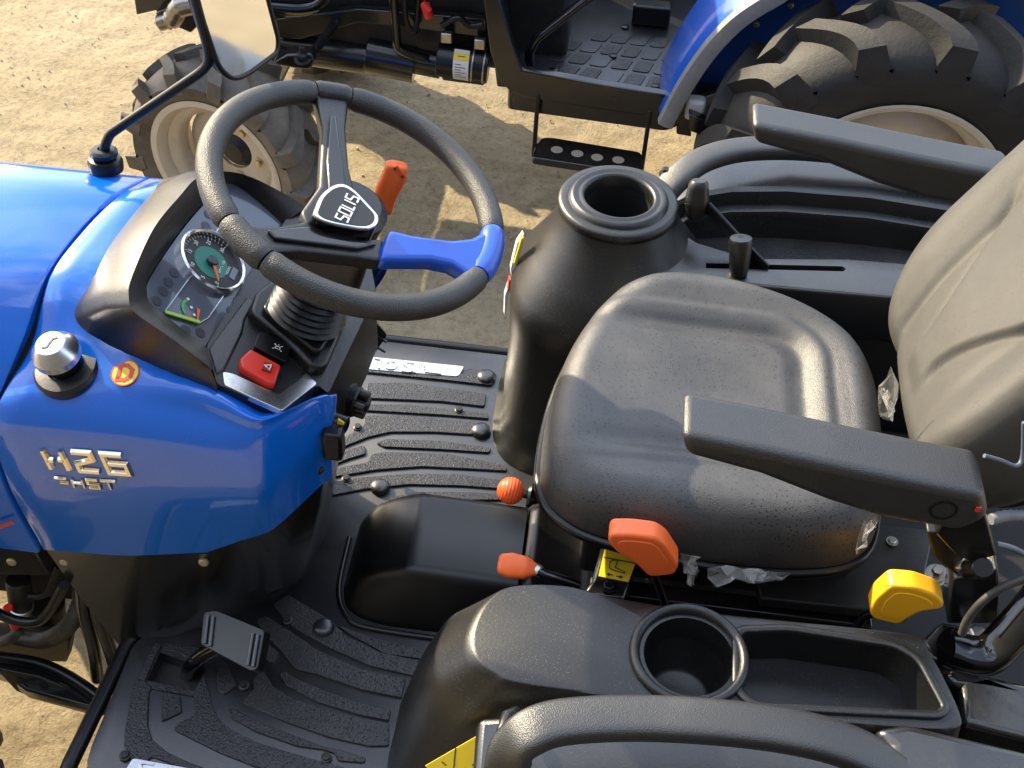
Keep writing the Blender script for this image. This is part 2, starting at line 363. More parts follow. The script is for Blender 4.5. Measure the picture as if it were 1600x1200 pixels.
vs, fs = [], []; rp_ = random.Random(3)
for i in range(900):
    x, y = rp_.uniform(-2.6, 1.0), rp_.uniform(.9, 4.3); r = rp_.choice((.002, .0025, .003, .0035, .0045, .006 if rp_.random() < .3 else .003)); b = len(vs); ro = rp_.uniform(0, 6.28)
    for k in range(5): a = ro+k*1.2566; q = r*rp_.uniform(.7, 1.25); vs.append((x+q*math.cos(a), y+q*math.sin(a), -.006))
    for k in range(5): a = ro+k*1.2566+.3; q = r*rp_.uniform(.45, .8); vs.append((x+q*math.cos(a), y+q*math.sin(a), -.004+r*rp_.uniform(.7, 1.2)))
    for k in range(5): fs.append((b+k, b+(k+1) % 5, b+5+(k+1) % 5, b+5+k))
    fs.append(tuple(b+5+k for k in range(5)))
gv = mesh('gravel', vs, fs, gravel_m, None, 0); gv['kind'] = 'stuff'; gv['label'] = 'loose grit scattered over the sandy concrete'
# ------------------------------------------------------------------ near tractor
YC = 1.31
def mir(p): return Vector((p[0], 2*YC-p[1], p[2]))
T = root('compact_tractor', (0, YC, 0), 'blue compact tractor with open driver seat, steering wheel and ribbed floor mat nearest the camera', 'tractor', 'blue tractors parked side by side')
# ---- bonnet and cowl
gapx = [-.785, -.792, -.79, -.783, -.768, -.748, -.735, -.722, -.705, -.694, -.688, -.686, -.686, -.69]
def sect(zb, zc, p4, ztop=1.142):
    """near side bottom -> crest -> top -> far side; (y, z)"""
    return [(1.068, zb), (1.056, zb*.5+zc*.5), (1.06, zc-.045), (1.068, zc-.008), (1.09, zc+.022), p4, (1.22, ztop-.01), (1.31, ztop), (1.40, ztop-.003), (1.46, ztop-.018), (1.512, ztop-.042), (1.548, ztop-.09), (1.565, zc-.09), (1.565, zb)]
def dense(ring, n=4): return cat(ring, n)
# bonnet shell: top part and a side panel under a seam
xs = [-2.1, -1.9, -1.5, -1.1]
def bon(x, k=1.0, g=None, shrink=0):
    s = sect(.69, 1.012, (1.15, 1.085)); out = []
    for i, (y, z) in enumerate(s):
        xx = (gapx[i]-.0125 if g is None else x)
        yy = YC+(y-YC)*k*(1-shrink); zz = z-(1-k)*.5*(z-.69)-shrink*.3
        out.append(V(xx+ (0 if g is None else 0), yy, zz))
    return out
rings = [bon(-2.1, .82, 1), bon(-2.05, .9, 1), bon(-1.8, .95, 1), bon(-1.3, .985, 1), bon(-.95, 1, 1), bon(0, 1)]
end = []
for p in rings[-1]:
    c = V(p.x, YC, .95); q = p+(c-p)*.03; q.x = p.x+.005; end.append(q)
fulls = [cat(r, 5) for r in rings]
e1 = [p.lerp(V(p.x, YC, .95), .012)+V(.004, 0, 0) for p in fulls[-1]]; e2 = [p.lerp(V(p.x, YC, .95), .10)+V(.003, 0, 0) for p in fulls[-1]]
fulls += [e1, e2]
cutk = 5*2+1
bonnet = loft('bonnet', [r[cutk:] for r in fulls], blue, T, closed=False, smooth=60)
side = loft('bonnet_side_panel', [[p+V(0, .004 if j > cutk-2 else 0, -.004 if j == cutk else 0) for j, p in enumerate(r[:cutk+1])] for r in fulls], blue, bonnet, closed=False, smooth=60)
# cowl
xend = [-.352, -.347, -.345, -.343, -.346, -.372, -.40, -.40, -.40, -.40, -.372, -.335, -.35, -.405]
def dy_(x): t = x+.415; return .65*(t+math.sqrt(t*t+.00006))
def zb_(x): return float(np.interp(x, [-.79, -.653, -.517, -.47, -.42, -.345], [.700, .710, .747, .782, .812, .848]))
def zc_(x): return float(np.interp(x, [-.79, -.6, -.5, -.42, -.345], [1.012, 1.018, 1.012, 1.002, 1.010]))
def cow(f):
    out = []
    for i in range(14):
        x = gapx[i]+(xend[i]-gapx[i])*f
        px_ = [-.75, -.6, -.5, -.44, -.39, -.36, -.326]
        p4 = (float(np.interp(x, px_, [1.15, 1.128, 1.112, 1.106, 1.112, 1.165, 1.2])), float(np.interp(x, px_, [1.087, 1.090, 1.068, 1.045, 1.022, 1.012, 1.002])))
        zt = float(np.interp(x, [-.75, -.66, -.6, -.5, -.33], [1.142, 1.142, 1.10, 1.0, .92]))
        s = sect(zb_(x), zc_(x), p4, zt)
        y, z = s[i]
        if 9 <= i: z = sect(.69, 1.012, p4, 1.142-(.03 if x > -.5 else 0))[i][1] if i < 13 else zb_(x)
        if i <= 3: y += dy_(x)
        if i == 4: y = float(np.interp(x, [-.5, -.42], [1.09, 1.077]))+dy_(x); z = float(np.interp(x, [-.78, -.6, -.5, -.42, -.345], [1.034, 1.04, 1.034, 1.020, 1.016]))
        if i == 5:
            if x > -.46: y = max(1.09, float(np.interp(x, [-.46, -.42], [1.106, 1.092])))+dy_(x)
            z = min(z, float(np.interp(x, [-.5, -.42, -.39, -.372], [1.066, 1.041, 1.030, 1.020])))
        if i in (6, 7, 8, 9) and x > -.66: z = min(z, zt)
        if i == 10 and x > -.66: z = min(z, zt+.05)
        if i == 11: z = min(z, float(np.interp(x, [-.66, -.5, -.33], [1.07, 1.04, .98])))
        out.append(V(x, y, z))
    return cat(out, 5)
def inset(r, k, dx): return [p.lerp(V(p.x, YC, .9), k)+V(dx, 0, 0) for p in r]
c0 = cow(0); cr = [inset(c0, .10, -.002), inset(c0, .012, -.0035), c0]+[cow(f) for f in (.08, .16, .25, .34, .43, .52, .61, .68, .74, .78, .81, .835, .86, .885, .91, .935, .96, .98)]
last = cow(1.0); cr += [last, inset(last, .008, .005), inset(last, .022, .0085), inset(last, .05, .010), inset(last, .14, .0105)]
cowl = loft('cowl', cr, blue, T, closed=False, smooth=60)
# panel gap liner: a black rubber lip between bonnet and cowl
gl = [p.lerp(V(p.x, YC, .9), .045) for p in c0]
loft('gap_seal', [[p+V(-.016, 0, 0) for p in gl], [p+V(.012, 0, 0) for p in gl]], hole_m, T, closed=False)
# lower black skirt of the cowl and the footwell tower
top = [V(-.785, 1.071, .705), V(-.65, 1.071, .716), V(-.52, 1.071, .76), V(-.47, 1.074, .795), V(-.42, 1.085, .84), V(-.344, 1.182, .90), V(-.338, 1.31, .985)]
bot = [V(-.70, 1.048, .485), V(-.62, 1.065, .485), V(-.55, 1.105, .485), V(-.49, 1.15, .485), V(-.45, 1.185, .485), V(-.43, 1.215, .485), V(-.41, 1.31, .485)]
top = top+[mir(p) for p in top[-2::-1]]; bot = bot+[mir(p) for p in bot[-2::-1]]
mid = [a.lerp(b, .5)+V(0, -.004 if a.y < YC else .004, 0) for a, b in zip(top, bot)]
topo = [p+V(0, 0, -.001) for p in top]
tower = loft('footwell_tower', [bot, mid, topo, [p.lerp(V(-.55, YC, p.z), .06) for p in topo]], paintblk, T, smooth=28)
for px, py in ((100, 878), (318, 879)):
    p = Py(px, py, 1.069); s = lathe('quarter_turn_screw', [(0, .003), (.006, .003), (.008, .001), (.008, -.003)], p, (0, -1, .05), brass, tower, 16)
    box('screw_slot', p+V(0, -.0035, 0), (.012, .001, .002), steel, tower, .0003, Matrix.Rotation(R_(20), 3, 'Y'))
# bonnet skirt under the side panel
prism('bonnet_skirt', [V(-2.0, 1.072, .69), V(-.80, 1.068, .695), V(-.79, 1.068, .63), V(-.86, 1.07, .615), V(-2.0, 1.072, .60)], (0, .03, 0), paintblk, T, .003)
p = Py(18, 878, 1.068); lathe('quarter_turn_screw', [(0, .003), (.006, .003), (.008, .001), (.008, -.003)], p, (0, -1, .05), brass, T, 16)
# ---- badges
def side_m(px, py, y=1.055):
    o = Py(px, py, y); return frame_m(o, (1, 0, 0.0), (0, -.06, 1))
def hit(px, py, obj):
    dg = bpy.context.evaluated_depsgraph_get(); dg.update(); o = obj.evaluated_get(dg); mw = o.matrix_world; inv = mw.inverted(); d = Vector(ray(px, py))
    a = inv @ Vector(CAM); b = (inv.to_3x3() @ d).normalized()
    ok, loc, n, _ = o.ray_cast(a, b)
    if not ok: return None, None
    n = (mw.to_3x3() @ n).normalized()
    if n.dot(d) > 0: n = -n
    return mw @ loc, n
bpy.context.view_layer.update()
def surf_m(p0, px_, py_, obj):
    a, na = hit(*p0, obj); b, nb_ = hit(*px_, obj); c, nc_ = hit(*py_, obj); n = (na+nb_+nc_).normalized(); x = (b-a).normalized(); y = n.cross(x); a = a+n*.0006
    return Matrix(((x.x, y.x, n.x, a.x), (x.y, y.y, n.y, a.y), (x.z, y.z, n.z, a.z), (0, 0, 0, 1))), (b-a).length
MB, _ = surf_m((66, 729), (206, 739), (66, 692), cowl)
k = .1
def sc(lines, s, ox=0, oy=0, sl=0): return [[(ox+a*s+sl*b*s, oy+b*s) for a, b in ln] for ln in lines]
H_ = [[(0, 0), (0, 1)], [(.72, 0), (.72, 1)], [(0, .47), (.27, .47)], [(.72, .52), (.47, .52)]]
TWO = [[(0, 1), (.72, 1), (.72, .62), (0.02, .38), (.02, 0), (.8, 0)]]
SIX = [[(.8, 1), (0, 1), (0, 0), (.8, 0), (.8, .5), (.12, .5)]]
s_ = .036
strokes('model_badge', sc(H_, s_, .015, 0, -.1)+sc(TWO, s_, .057, 0, -.1)+sc(SIX, s_, .101, 0, -.1), .0092, .0045, MB, champagne, cowl, True, 'raised chrome H26 lettering')
MB2, _ = surf_m((86, 757), (180, 763), (86, 740), cowl)
s_ = .0172
HX = .007
HST = sc([[(-.1, 1), (.95, .95)], [(.25, .45), (1.0, .42)]], s_, HX, 0)+sc([[(0, 0), (0, 1)], [(.9, 0), (.9, 1)], [(0, .5), (.9, .5)]], s_, HX+.0235, 0)+sc([[(.95, 1), (0, 1), (0, .52), (.95, .48), (.95, 0), (0, 0)]], s_, HX+.046, 0)+sc([[(0, 1), (1.3, 1)], [(.65, 1), (.65, 0)]], s_, HX+.067, 0)
strokes('transmission_badge', HST, .0042, .003, MB2, champagne, cowl, True, 'small raised chrome HST lettering')
MV = side_m(2, 822, 1.0525)
strokes('red_decal', [[(-.03, .022), (-.004, -.004), (.022, .014)]], .006, .0006, MV, red_st, side, False, 'red tick shaped end of a decal')
# round D sticker: on the cowl shoulder
def hit(px, py, obj):
    dg = bpy.context.evaluated_depsgraph_get(); dg.update(); o = obj.evaluated_get(dg); mw = o.matrix_world; inv = mw.inverted(); d = Vector(ray(px, py))
    a = inv @ Vector(CAM); b = (inv.to_3x3() @ d).normalized()
    ok, loc, n, _ = o.ray_cast(a, b)
    if not ok: return None, None
    n = (mw.to_3x3() @ n).normalized()
    if n.dot(d) > 0: n = -n
    return mw @ loc, n
bpy.context.view_layer.update()
pD, nD = hit(196, 583, cowl)
if pD is None: pD, nD = Pz(196, 583, 1.07), V(0, -.5, .85)
nD = (nD+V(0, 0, .15)).normalized()
disc('round_sticker', pD, nD, .0195, .0012, yel_st, cowl)['label'] = 'round yellow sticker with a red letter D'
rgm = lathe('sticker_border', [(.0182, .0012), (.0182, .0015), (.0198, .0015), (.0198, .0)], pD, nD, red_st, cowl, 32)
MD = frame_m(pD+nD*.0013, V(1, 0, 0)-nD*nD.x, nD.cross(V(1, 0, 0)))
DL = [[(0, 0), (0, 1), (.45, 1), (.8, .72), (.8, .28), (.45, 0), (0, 0), (0, .2)]]
strokes('sticker_letter', sc(DL, .022, -.0085, -.011), .0056, .0008, MD, red_st, cowl)
# lock knob on the cowl
pk, nk = hit(104, 575, cowl)
if pk is None: pk, nk = Pz(104, 575, 1.08), V(0, -.4, .9)
nk = (nk*.35+V(-.1, -.12, .97)).normalized()
knob = lathe('bonnet_lock', [(0, -.012), (.044, -.012), (.046, .0), (.042, .006), (.026, .008), (.026, .0105)], pk-nk*.001, nk, plastic, T, 48)
lathe('lock_collar', [(.0235, .008), (.0235, .032), (0, .032)], pk, nk, smoothp, knob, 40)
lathe('lock_cap', [(.0305, .028), (.0325, .031), (.0325, .042), (.021, .058), (.019, .0595), (0, .0600)], pk, nk, alu, knob, 48)['label'] = 'domed silver lock cap with a curved slot'
ML = frame_m(pk+nk*.0602, V(.8, .45, 0)-nk*nk.dot(V(.8, .45, 0)), nk.cross(V(.8, .45, 0)))
strokes('key_slot', [[(-.012, -.004), (-.005, -.005), (0, 0), (.005, .005), (.012, .004)]], .003, .0006, ML, darkmetal, knob)
# ---- instrument binnacle
n0 = np.array([math.sin(R_(40)), 0, math.cos(R_(40))]); o0 = Py(328, 410, 1.31)
crest_o = o0+Vector(n0)*.022
crest = [(332, 577), (270, 530), (212, 489), (201, 462), (207, 430), (240, 357), (282, 305), (308, 278), (345, 268), (385, 274), (434, 297), (478, 323)]
lensp = [(322, 540), (280, 508), (240, 475), (232, 455), (238, 430), (285, 360), (320, 318), (345, 290), (365, 285), (390, 300), (430, 335), (445, 350)]
base = [Pz(338, 600, 1.075), Pz(235, 556, 1.085), Pz(135, 510, 1.1), Pz(116, 486, 1.105), Pz(128, 453, 1.115), Pz(160, 393, 1.132), Pz(207, 333, 1.134), Pz(240, 298, 1.128), V(-.66, 1.50, 1.11), V(-.58, 1.545, 1.06), V(-.48, 1.555, 1.0), V(-.36, 1.555, .95)]
C3 = [Pl(*p, crest_o, n0) for p in crest]; L3 = [Pl(*p, o0, n0) for p in lensp]
bs, cs, ls = cat(base, 5), cat(C3, 5), cat(L3, 5)
midp = [a.lerp(b, .62)+Vector((-.35, 0, .93))*.008 for a, b in zip(bs, cs)]
cin = [a.lerp(b, .22) for a, b in zip(cs, ls)]; cin2 = [a.lerp(b, .86)+Vector(n0)*.002 for a, b in zip(cs, ls)]
down = [b-V(0, 0, .03) for b in bs]
binn = loft('instrument_binnacle', [down, bs, [a.lerp(b, .3) for a, b in zip(bs, midp)], midp, [a.lerp(b, .93) for a, b in zip(midp, cs)], cs, cin, cin2, [p-Vector(n0)*.012 for p in ls]], plastic, T, closed=False, smooth=50)
lens_poly = [p-Vector(n0)*.004 for p in ls]+[Pl(385, 440, o0-Vector(n0)*.004, n0)]
clus = prism('instrument_cluster', lens_poly, Vector(n0)*-.02, lensm, T, .0)
ln = Vector(n0); u = V(0, 1, 0); vdir = ln.cross(u)     # vdir: up the face (towards the bonnet)
def onl(px, py, h=0.0): return Pl(px, py, o0-ln*.004+ln*h, n0)
gc = onl(329, 411)
MG = frame_m(gc, (0, 1, 0), vdir)
def g2(px, py):
    q = MG.inverted() @ onl(px, py); return (q.x, q.y)
gr = .0505
lathe('dial_bezel', [(gr-.003, .0), (gr-.003, .010), (gr, .012), (gr+.003, .010), (gr+.003, .0)], gc, ln, chrome, clus, 56)
disc('tachometer', gc+ln*.0002, ln, gr-.003, .0012, dialm, clus, 48)
disc('tachometer_centre', gc+ln*.0014, ln, .0275, .0006, tealdial, clus, 40)
ticks = []
a0, a1 = g2(322, 443), g2(373, 382)
A0 = math.atan2(a0[1], a0[0]); A1 = math.atan2(a1[1], a1[0])
if A0 > 0: A0 -= 2*math.pi
A0 = R_(215); A1 = R_(-12)
for i in range(31):
    a = A0+(A1-A0)*i/30; r0 = gr-.0115 if i % 5 == 0 else gr-.0085
    ticks.append([(r0*math.cos(a), r0*math.sin(a)), ((gr-.0045)*math.cos(a), (gr-.0045)*math.sin(a))])
strokes('dial_tick', ticks, .0009, .0003, MG @ Matrix.Translation((0, 0, .0016)), white_st, clus)['kind'] = 'stuff'
for i, s in enumerate(('0', '5', '10', '15', '20', '25', '30')):
    a = A0+(A1-A0)*i/6; r0 = gr-.0155
    text('dial_number', s, .0088, MG @ Matrix.Translation((r0*math.cos(a), r0*math.sin(a), .0016)), white_st, clus)
text('dial_caption', 'RPM x 100', .0062, MG @ Matrix.Translation((.004, -.0165, .0022)), white_st, clus)
text('dial_caption', 'HOURS', .0055, MG @ Matrix.Translation((.006, -.0275, .0018)), white_st, clus)
prism('hour_meter', [MG @ V(*q, .0016) for q in ((-.004, -.041), (.019, -.041), (.019, -.032), (-.004, -.032))], ln*.0008, lcd, clus, 0)
a = A0; tip = MG @ V(.034*math.cos(a), .034*math.sin(a), .006); tl = MG @ V(0, 0, .006); sd = (tip-tl).cross(ln).normalized()
prism('tachometer_needle', [tl+sd*.0028, tip+sd*.001, tip-sd*.001, tl-sd*.0028], ln*.0012, needle_m, clus, 0)
cyl('needle_hub', gc+ln*.002, gc+ln*.0095, .0085, lampm, clus, 28)
# fuel gauge with its arcs and needle, chrome outline, warning lamps
fc = onl(300, 488); MF = frame_m(fc, (0, 1, 0), vdir)
def arc(r, a, b, n=8): return [(r*math.cos(R_(a+(b-a)*i/n)), r*math.sin(R_(a+(b-a)*i/n))) for i in range(n+1)]
strokes('fuel_gauge_arc', [arc(.0165, 150, 60)], .0042, .0004, MF @ Matrix.Translation((.004, 0, .0012)), green, clus)
strokes('fuel_gauge_arc', [arc(.0165, 190, 158)], .0042, .0004, MF @ Matrix.Translation((.004, 0, .0012)), red, clus)
prism('fuel_needle', [MF @ V(*q, .0025) for q in ((.01, -.0035), (-.009, -.0095), (-.009, -.0115), (.01, -.008))], ln*.0008, needle_m, clus, 0)
for q in ((.006, .004), (.016, .013), (-.003, -.004)): disc('gauge_symbol', MF @ V(*q, .0012), ln, .0024, .0004, white_st, clus, 14)
prism('lime_edge_strip', [onl(*p, .0025) for p in ((257, 486), (311, 502), (311, 507), (258, 491))], ln*.003, lime, clus, .0006)
edge = [onl(*p, .002) for p in ((297, 433), (258, 486), (311, 505), (325, 497), (356, 452))]
strokes('chrome_outline', [[tuple((MG.inverted() @ e).xy) for e in edge]], .0022, .003, MG @ Matrix.Translation((0, 0, .0002)), chrome, clus, True)
edge = [onl(*p, .002) for p in ((338, 362), (352, 338))]
strokes('chrome_outline', [[tuple((MG.inverted() @ e).xy) for e in edge]], .0018, .003, MG @ Matrix.Translation((0, 0, .0002)), chrome, clus, True)
for px, py in ((322, 353), (326, 335), (272, 426), (263, 441), (255, 455), (245, 470), (290, 515), (313, 520), (337, 300), (372, 470), (361, 486)):
    disc('warning_lamp', onl(px, py, .0003), ln, .0078, .0006, lampm, clus, 20)
# ---- dashboard top with switches
dn = np.array([math.sin(R_(21)), 0, math.cos(R_(21))]); dv = Vector(dn); d0 = Pl(325, 545, o0, n0)-ln*.006
def ond(px, py, h=0.0): return Pl(px, py, d0+dv*h, dn)
dpoly = [ond(*p) for p in ((322, 538), (338, 600), (440, 641), (496, 601), (513, 615), (540, 558), (568, 500), (587, 452))]+[V(-.36, 1.53, ond(587, 452).z-.01), V(-.45, 1.545, 1.05), Pl(452, 352, o0-ln*.01, n0), Pl(385, 440, o0-ln*.008, n0)]
dpoly = [Vector((p.x, p.y, d0.z-(p.x-d0.x)*math.tan(R_(21)))) for p in dpoly]
dash = prism('dashboard', rnd(dpoly, .006, 3), (0, 0, -.12), plastic, T, .005, 3)
dt = ((V(0, 1, 0)), dv.cross(V(0, 1, 0)))
# upper ledge below the cluster
prism('dashboard_ledge', [ond(*p, .003) for p in ((326, 543), (386, 462), (400, 470), (384, 500), (380, 520), (352, 578), (338, 585))], dv*-.02, grain, dash, .004)
# chrome trim strip round the rear corner
strip = [ond(*p, .002) for p in ((348, 580), (350, 601), (440, 642), (496, 599), (480, 582), (437, 616), (364, 583))]
prism('chrome_trim', rnd(strip, .004), dv*-.01, alu, dash, .001)
# rocker switches
def rocker(pts, m, name, label):
    q = [ond(*p, .012) for p in pts]; o = prism(name, rnd(q, .004, 3), dv*-.02, m, dash, .004, 3, label)
    return o
rk = rocker(((404, 520), (412, 518), (455, 541), (447, 566), (397, 541)), smoothp, 'light_switch', 'black rocker switch with a white lamp symbol')
hz = rocker(((375, 560), (392, 544), (440, 570), (430, 600), (420, 598), (378, 574)), red, 'hazard_switch', 'red rocker switch with a warning triangle')
hp = ond(418, 573, .0145); Mh = frame_m(hp, (0, 1, 0), dv.cross(V(0, 1, 0)))
prism('triangle_panel', [Mh @ V(a*.0075, b*.0065, -.002) for a, b in ((-1, -1), (1, -1), (1, 1), (-1, 1))], dv*.0024, mat('dark_red', (.28, .02, .015), .4), hz, .0004)
strokes('warning_triangle', sc([[(-1, -.8), (0, .9), (1, -.8), (-1, -.8), (-.5, .05)]], .0048), .0016, .0006, Mh @ Matrix.Translation((0, 0, .0006)), white_st, hz)
lp = ond(434, 543, .0125); Mh = frame_m(lp, (0, 1, 0), dv.cross(V(0, 1, 0)))
strokes('lamp_symbol', sc([[(-.5, -.6), (-.5, .6), (.3, .5), (.3, -.5), (-.5, -.6), (-.5, 0)], [(.6, 0), (1.1, 0)], [(.5, .6), (.9, 1)], [(.5, -.6), (.9, -1)], [(-.7, .8), (-.9, 1.2)], [(-.7, -.8), (-.9, -1.2)]], .0058), .0011, .0005, Mh, white_st, rk)
# gaiter plates and bellows
ga = [ond(*p, .02) for p in ((392, 482), (400, 455), (440, 425), (470, 430), (545, 495), (512, 572), (490, 574), (450, 532), (398, 492))]
g1 = prism('gaiter_plate', rnd(ga, .012, 4), dv*-.03, plastic, dash, .006, 3)
ga = [ond(*p, .034) for p in ((411, 478), (440, 440), (480, 440), (535, 494), (503, 548), (492, 548), (418, 488))]
prism('gaiter_collar', rnd(ga, .008, 4), dv*-.02, smoothp, dash, .004, 3)
Wc = V(-.3175, 1.31, 1.263); wt, ws = R_(21.2), R_(-6)
wn = V(math.sin(wt)*math.cos(ws), math.sin(wt)*math.sin(ws), math.cos(wt)); we2 = (V(0, 1, 0)-wn*wn.y).normalized(); we1 = we2.cross(wn); RW = .1974
def onw(px, py, h=0.0): return Pl(px, py, Wc+wn*h, np.array(wn))
gb = ond(478, 490, .03)
prof = []
for i in range(7): prof += [(.058-i*.0012, i*.0105), (.052-i*.0012, i*.0105+.005)]
axis_b = (Wc-gb).normalized()
lathe('column_bellows', [(.04, -.01)]+prof+[(.03, .078)], gb, axis_b, smoothp, dash, 40, 60)
for i in range(16):     # embossed caption beside the gaiter: short pale marks
    p = ond(502+i*2.5, 543-i*3.3, .0004); M = frame_m(p, V(.2, 1, 0), V(-1, .2, 0)); strokes('embossed_mark', [[(0, 0), (.0026, 0)], [(0.001, .002), (.003, .002)]], .001, .0003, M, grey_print, dash)
# ---- steering wheel
sw = lathe('steering_wheel', [(.0, -.06), (.042, -.06), (.05, -.045), (.052, -.012), (.04, -.002), (0, -.001)], Wc-wn*.012, wn, plastic, T, 40)
def wpt(a, r=RW, h=0.0): return Wc+we1*(r*math.cos(a))+we2*(r*math.sin(a))+wn*h
def wang(px, py):
    q = onw(px, py)-Wc; return math.atan2(q.dot(we2), q.dot(we1))
ang = {k: wang(*v) for k, v in dict(t0=(490, 146), t1=(548, 158), b0=(779, 364), b1=(756, 438), l0=(362, 345), l1=(412, 412)).items()}
def rim(name, a, b, m, r, label=None, n=40, ends=True):
    while b < a: b += 2*math.pi
    while b-a > 2*math.pi: b -= 2*math.pi
    path = [wpt(a+(b-a)*i/n) for i in range(n+1)]; rr = [r]*(n+1)
    if ends: rr[0] = rr[-1] = r*.86; path[0] = wpt(a-.001); 
    return tube(name, path, rr, m, sw, 22, label=label)
# going round: order the six angles by direction
def arcs(a, b):      # the shorter signed way
    d = (b-a+math.pi) % (2*math.pi)-math.pi; return d
dirn = 1 if arcs(ang['t0'], ang['t1']) > 0 else -1
def seg(a, b, *k, **kw):
    return rim(k[0], a, b, *k[1:], **kw) if dirn > 0 else rim(k[0], b, a, *k[1:], **kw)
rg = .0176
seg(ang['t1'], ang['b0'], 'rim_grip', foam, rg); seg(ang['b1'], ang['l1'], 'rim_grip', foam, rg); seg(ang['l0'], ang['t0'], 'rim_grip', foam, rg)
e = .012
seg(ang['t0']+e*dirn, ang['t1']-e*dirn, 'rim_joint', plastic, rg*1.0, n=10); seg(ang['b0']+e*dirn, ang['b1']-e*dirn, 'rim_joint', bluep, rg*1.03, n=10, label='blue rim section'); seg(ang['l1']+e*dirn, ang['l0']-e*dirn, 'rim_joint', foam, rg*1.03, n=10)
def spoke(name, pts, m, h=.006, th=.02, r=.01, bev=.006, label=None): return pillow(name, [onw(*p, h) for p in pts], wn*-th, min(bev, th*.4), m, sw, label)
spoke('spoke', ((491, 140), (547, 148), (541, 200), (546, 260), (556, 300), (520, 345), (480, 352), (470, 330), (499, 290), (504, 200)), plastic)
spoke('spoke_insert', ((516, 180), (526, 180), (532, 230), (543, 300), (515, 305), (511, 250)), gloss, .011, .012, .008, .003, 'gloss black spoke insert')
spoke('spoke', ((368, 378), (384, 352), (440, 351), (500, 340), (560, 372), (600, 372), (598, 408), (560, 402), (470, 392), (432, 392), (420, 408), (402, 404)), plastic, .004, .022)
spoke('spoke_insert', ((418, 358), (440, 356), (490, 352), (530, 372), (590, 380), (560, 388), (480, 378), (430, 372)), gloss, .010, .012, .006, .003, 'gloss black spoke insert')
spoke('blue_spoke', ((609, 356), (644, 365), (706, 373), (737, 370), (752, 362), (770, 364), (772, 384), (752, 437), (735, 431), (723, 421), (706, 411), (675, 405), (596, 404), (596, 385)), bluep, .012, .026, .012, .008, 'blue plastic spoke on the driver right side')
bad = [(488, 334), (500, 303), (519, 288), (537, 284), (556, 296), (594, 337), (592, 350), (581, 357), (562, 357), (519, 349), (500, 343)]
pad = prism('hub_pad', rnd([onw(*p, .022) for p in bad], .012, 4), wn*-.045, gloss, sw, .004, 3)
def scp(pts, k):
    cx = sum(p[0] for p in pts)/len(pts); cy = sum(p[1] for p in pts)/len(pts); return [(cx+(a-cx)*k, cy+(b-cy)*k) for a, b in pts]
prism('badge_rim', rnd([onw(*p, .0245) for p in scp(bad, .98)], .012, 4), wn*-.006, chrome, sw, .002, 3)
prism('badge_face', rnd([onw(*p, .0252) for p in scp(bad, .86)], .012, 4), wn*-.004, dialm, sw, .0005, 2)
o_ = onw(533, 344, .0256); xdir = onw(555, 300, .0256)-o_; Ml = frame_m(o_, xdir, wn.cross(xdir)); kk = xdir.length/3.05
SL = [[(.56, 1), (0, 1), (0, .56), (.56, .44), (.56, 0), (0, 0)]]
SOL = sc(SL, kk*.8, 0, -kk*.4)+sc([[(0, 0), (0, 1), (.56, 1), (.56, 0), (0, 0), (0, .2)]], kk*.8, kk*.66, -kk*.4)+sc([[(0, 1), (0, 0), (.42, 0)]], kk*.8, kk*1.34, -kk*.4)+sc([[(0, 1), (0, 0)]], kk*.8, kk*1.9, -kk*.4)+sc(SL, kk*.8, kk*2.14, -kk*.4)
strokes('hub_lettering', SOL, kk*.12, .0006, Ml, white_st, sw, label='white SOLIS lettering on the hub badge')
strokes('hub_mark', [[(0, 0), (.004, 0), (.005, .003)]], .0015, .0004, frame_m(onw(527, 371, .0012), we2, -we1), yel_st, sw)
# column shroud below the hub
def ringbox(c, ax, u_, hw, hh, n=6, r=.02):
    v_ = ax.cross(u_).normalized(); return rnd([c+u_*(a*hw)+v_*(b*hh) for a, b in ((-1, -1), (1, -1), (1, 1), (-1, 1))], r, n)
loft('column_shroud', [ringbox(Wc-wn*.045+V(.0, -.03, 0), wn, we2, .055, .048), ringbox(Wc-wn*.09+V(0, -.025, 0), wn, we2, .062, .052), ringbox(Wc-wn*.15+V(0, -.015, 0), wn, we2, .058, .05), ringbox(gb.lerp(Wc, .28), axis_b, we2, .045, .042)], plastic, T, smooth=40)
# ---- grips and levers
def grip(name, path, ws_, ts, wdir, m, parent=T, seg=20, e=.6, label=None):
    """a moulded grip: path, half-widths, half-thicknesses; wdir = width direction"""
    P = cat(path, 4); k = len(P); n = len(ws_); rings = []
    for i, p in enumerate(P):
        t = i/(k-1)*(n-1); a = int(min(t, n-2)); f = t-a; w = ws_[a]*(1-f)+ws_[a+1]*f; th = ts[a]*(1-f)+ts[a+1]*f
        d = (P[min(i+1, k-1)]-P[max(i-1, 0)]).normalized(); u_ = (Vector(wdir)-d*Vector(wdir).dot(d)).normalized(); v_ = d.cross(u_)
        ring = []
        for j in range(seg):
            q = 2*math.pi*j/seg; c, s = math.cos(q), math.sin(q); ring.append(p+u_*(math.copysign(abs(c)**e, c)*w)+v_*(math.copysign(abs(s)**e, s)*th))
        rings.append(ring)
    def capr(r, d): c = sum(r, V(0, 0, 0))/len(r); return [c+(q-c)*.72+d for q in r]
    d0_ = (P[0]-P[1]).normalized()*min(ws_[0], ts[0])*.3; d1_ = (P[-1]-P[-2]).normalized()*min(ws_[-1], ts[-1])*.3
    rings = [capr(rings[0], d0_)]+rings+[capr(rings[-1], d1_)]
    return loft(name, rings, m, parent, smooth=45, label=label)
right = Vector(CR)
lv = tube('shuttle_lever', [V(-.33, 1.36, 1.12), Py(592, 345, 1.43), Py(600, 322, 1.435)], .006, gloss, T, 12, label='orange handled lever behind the steering wheel')
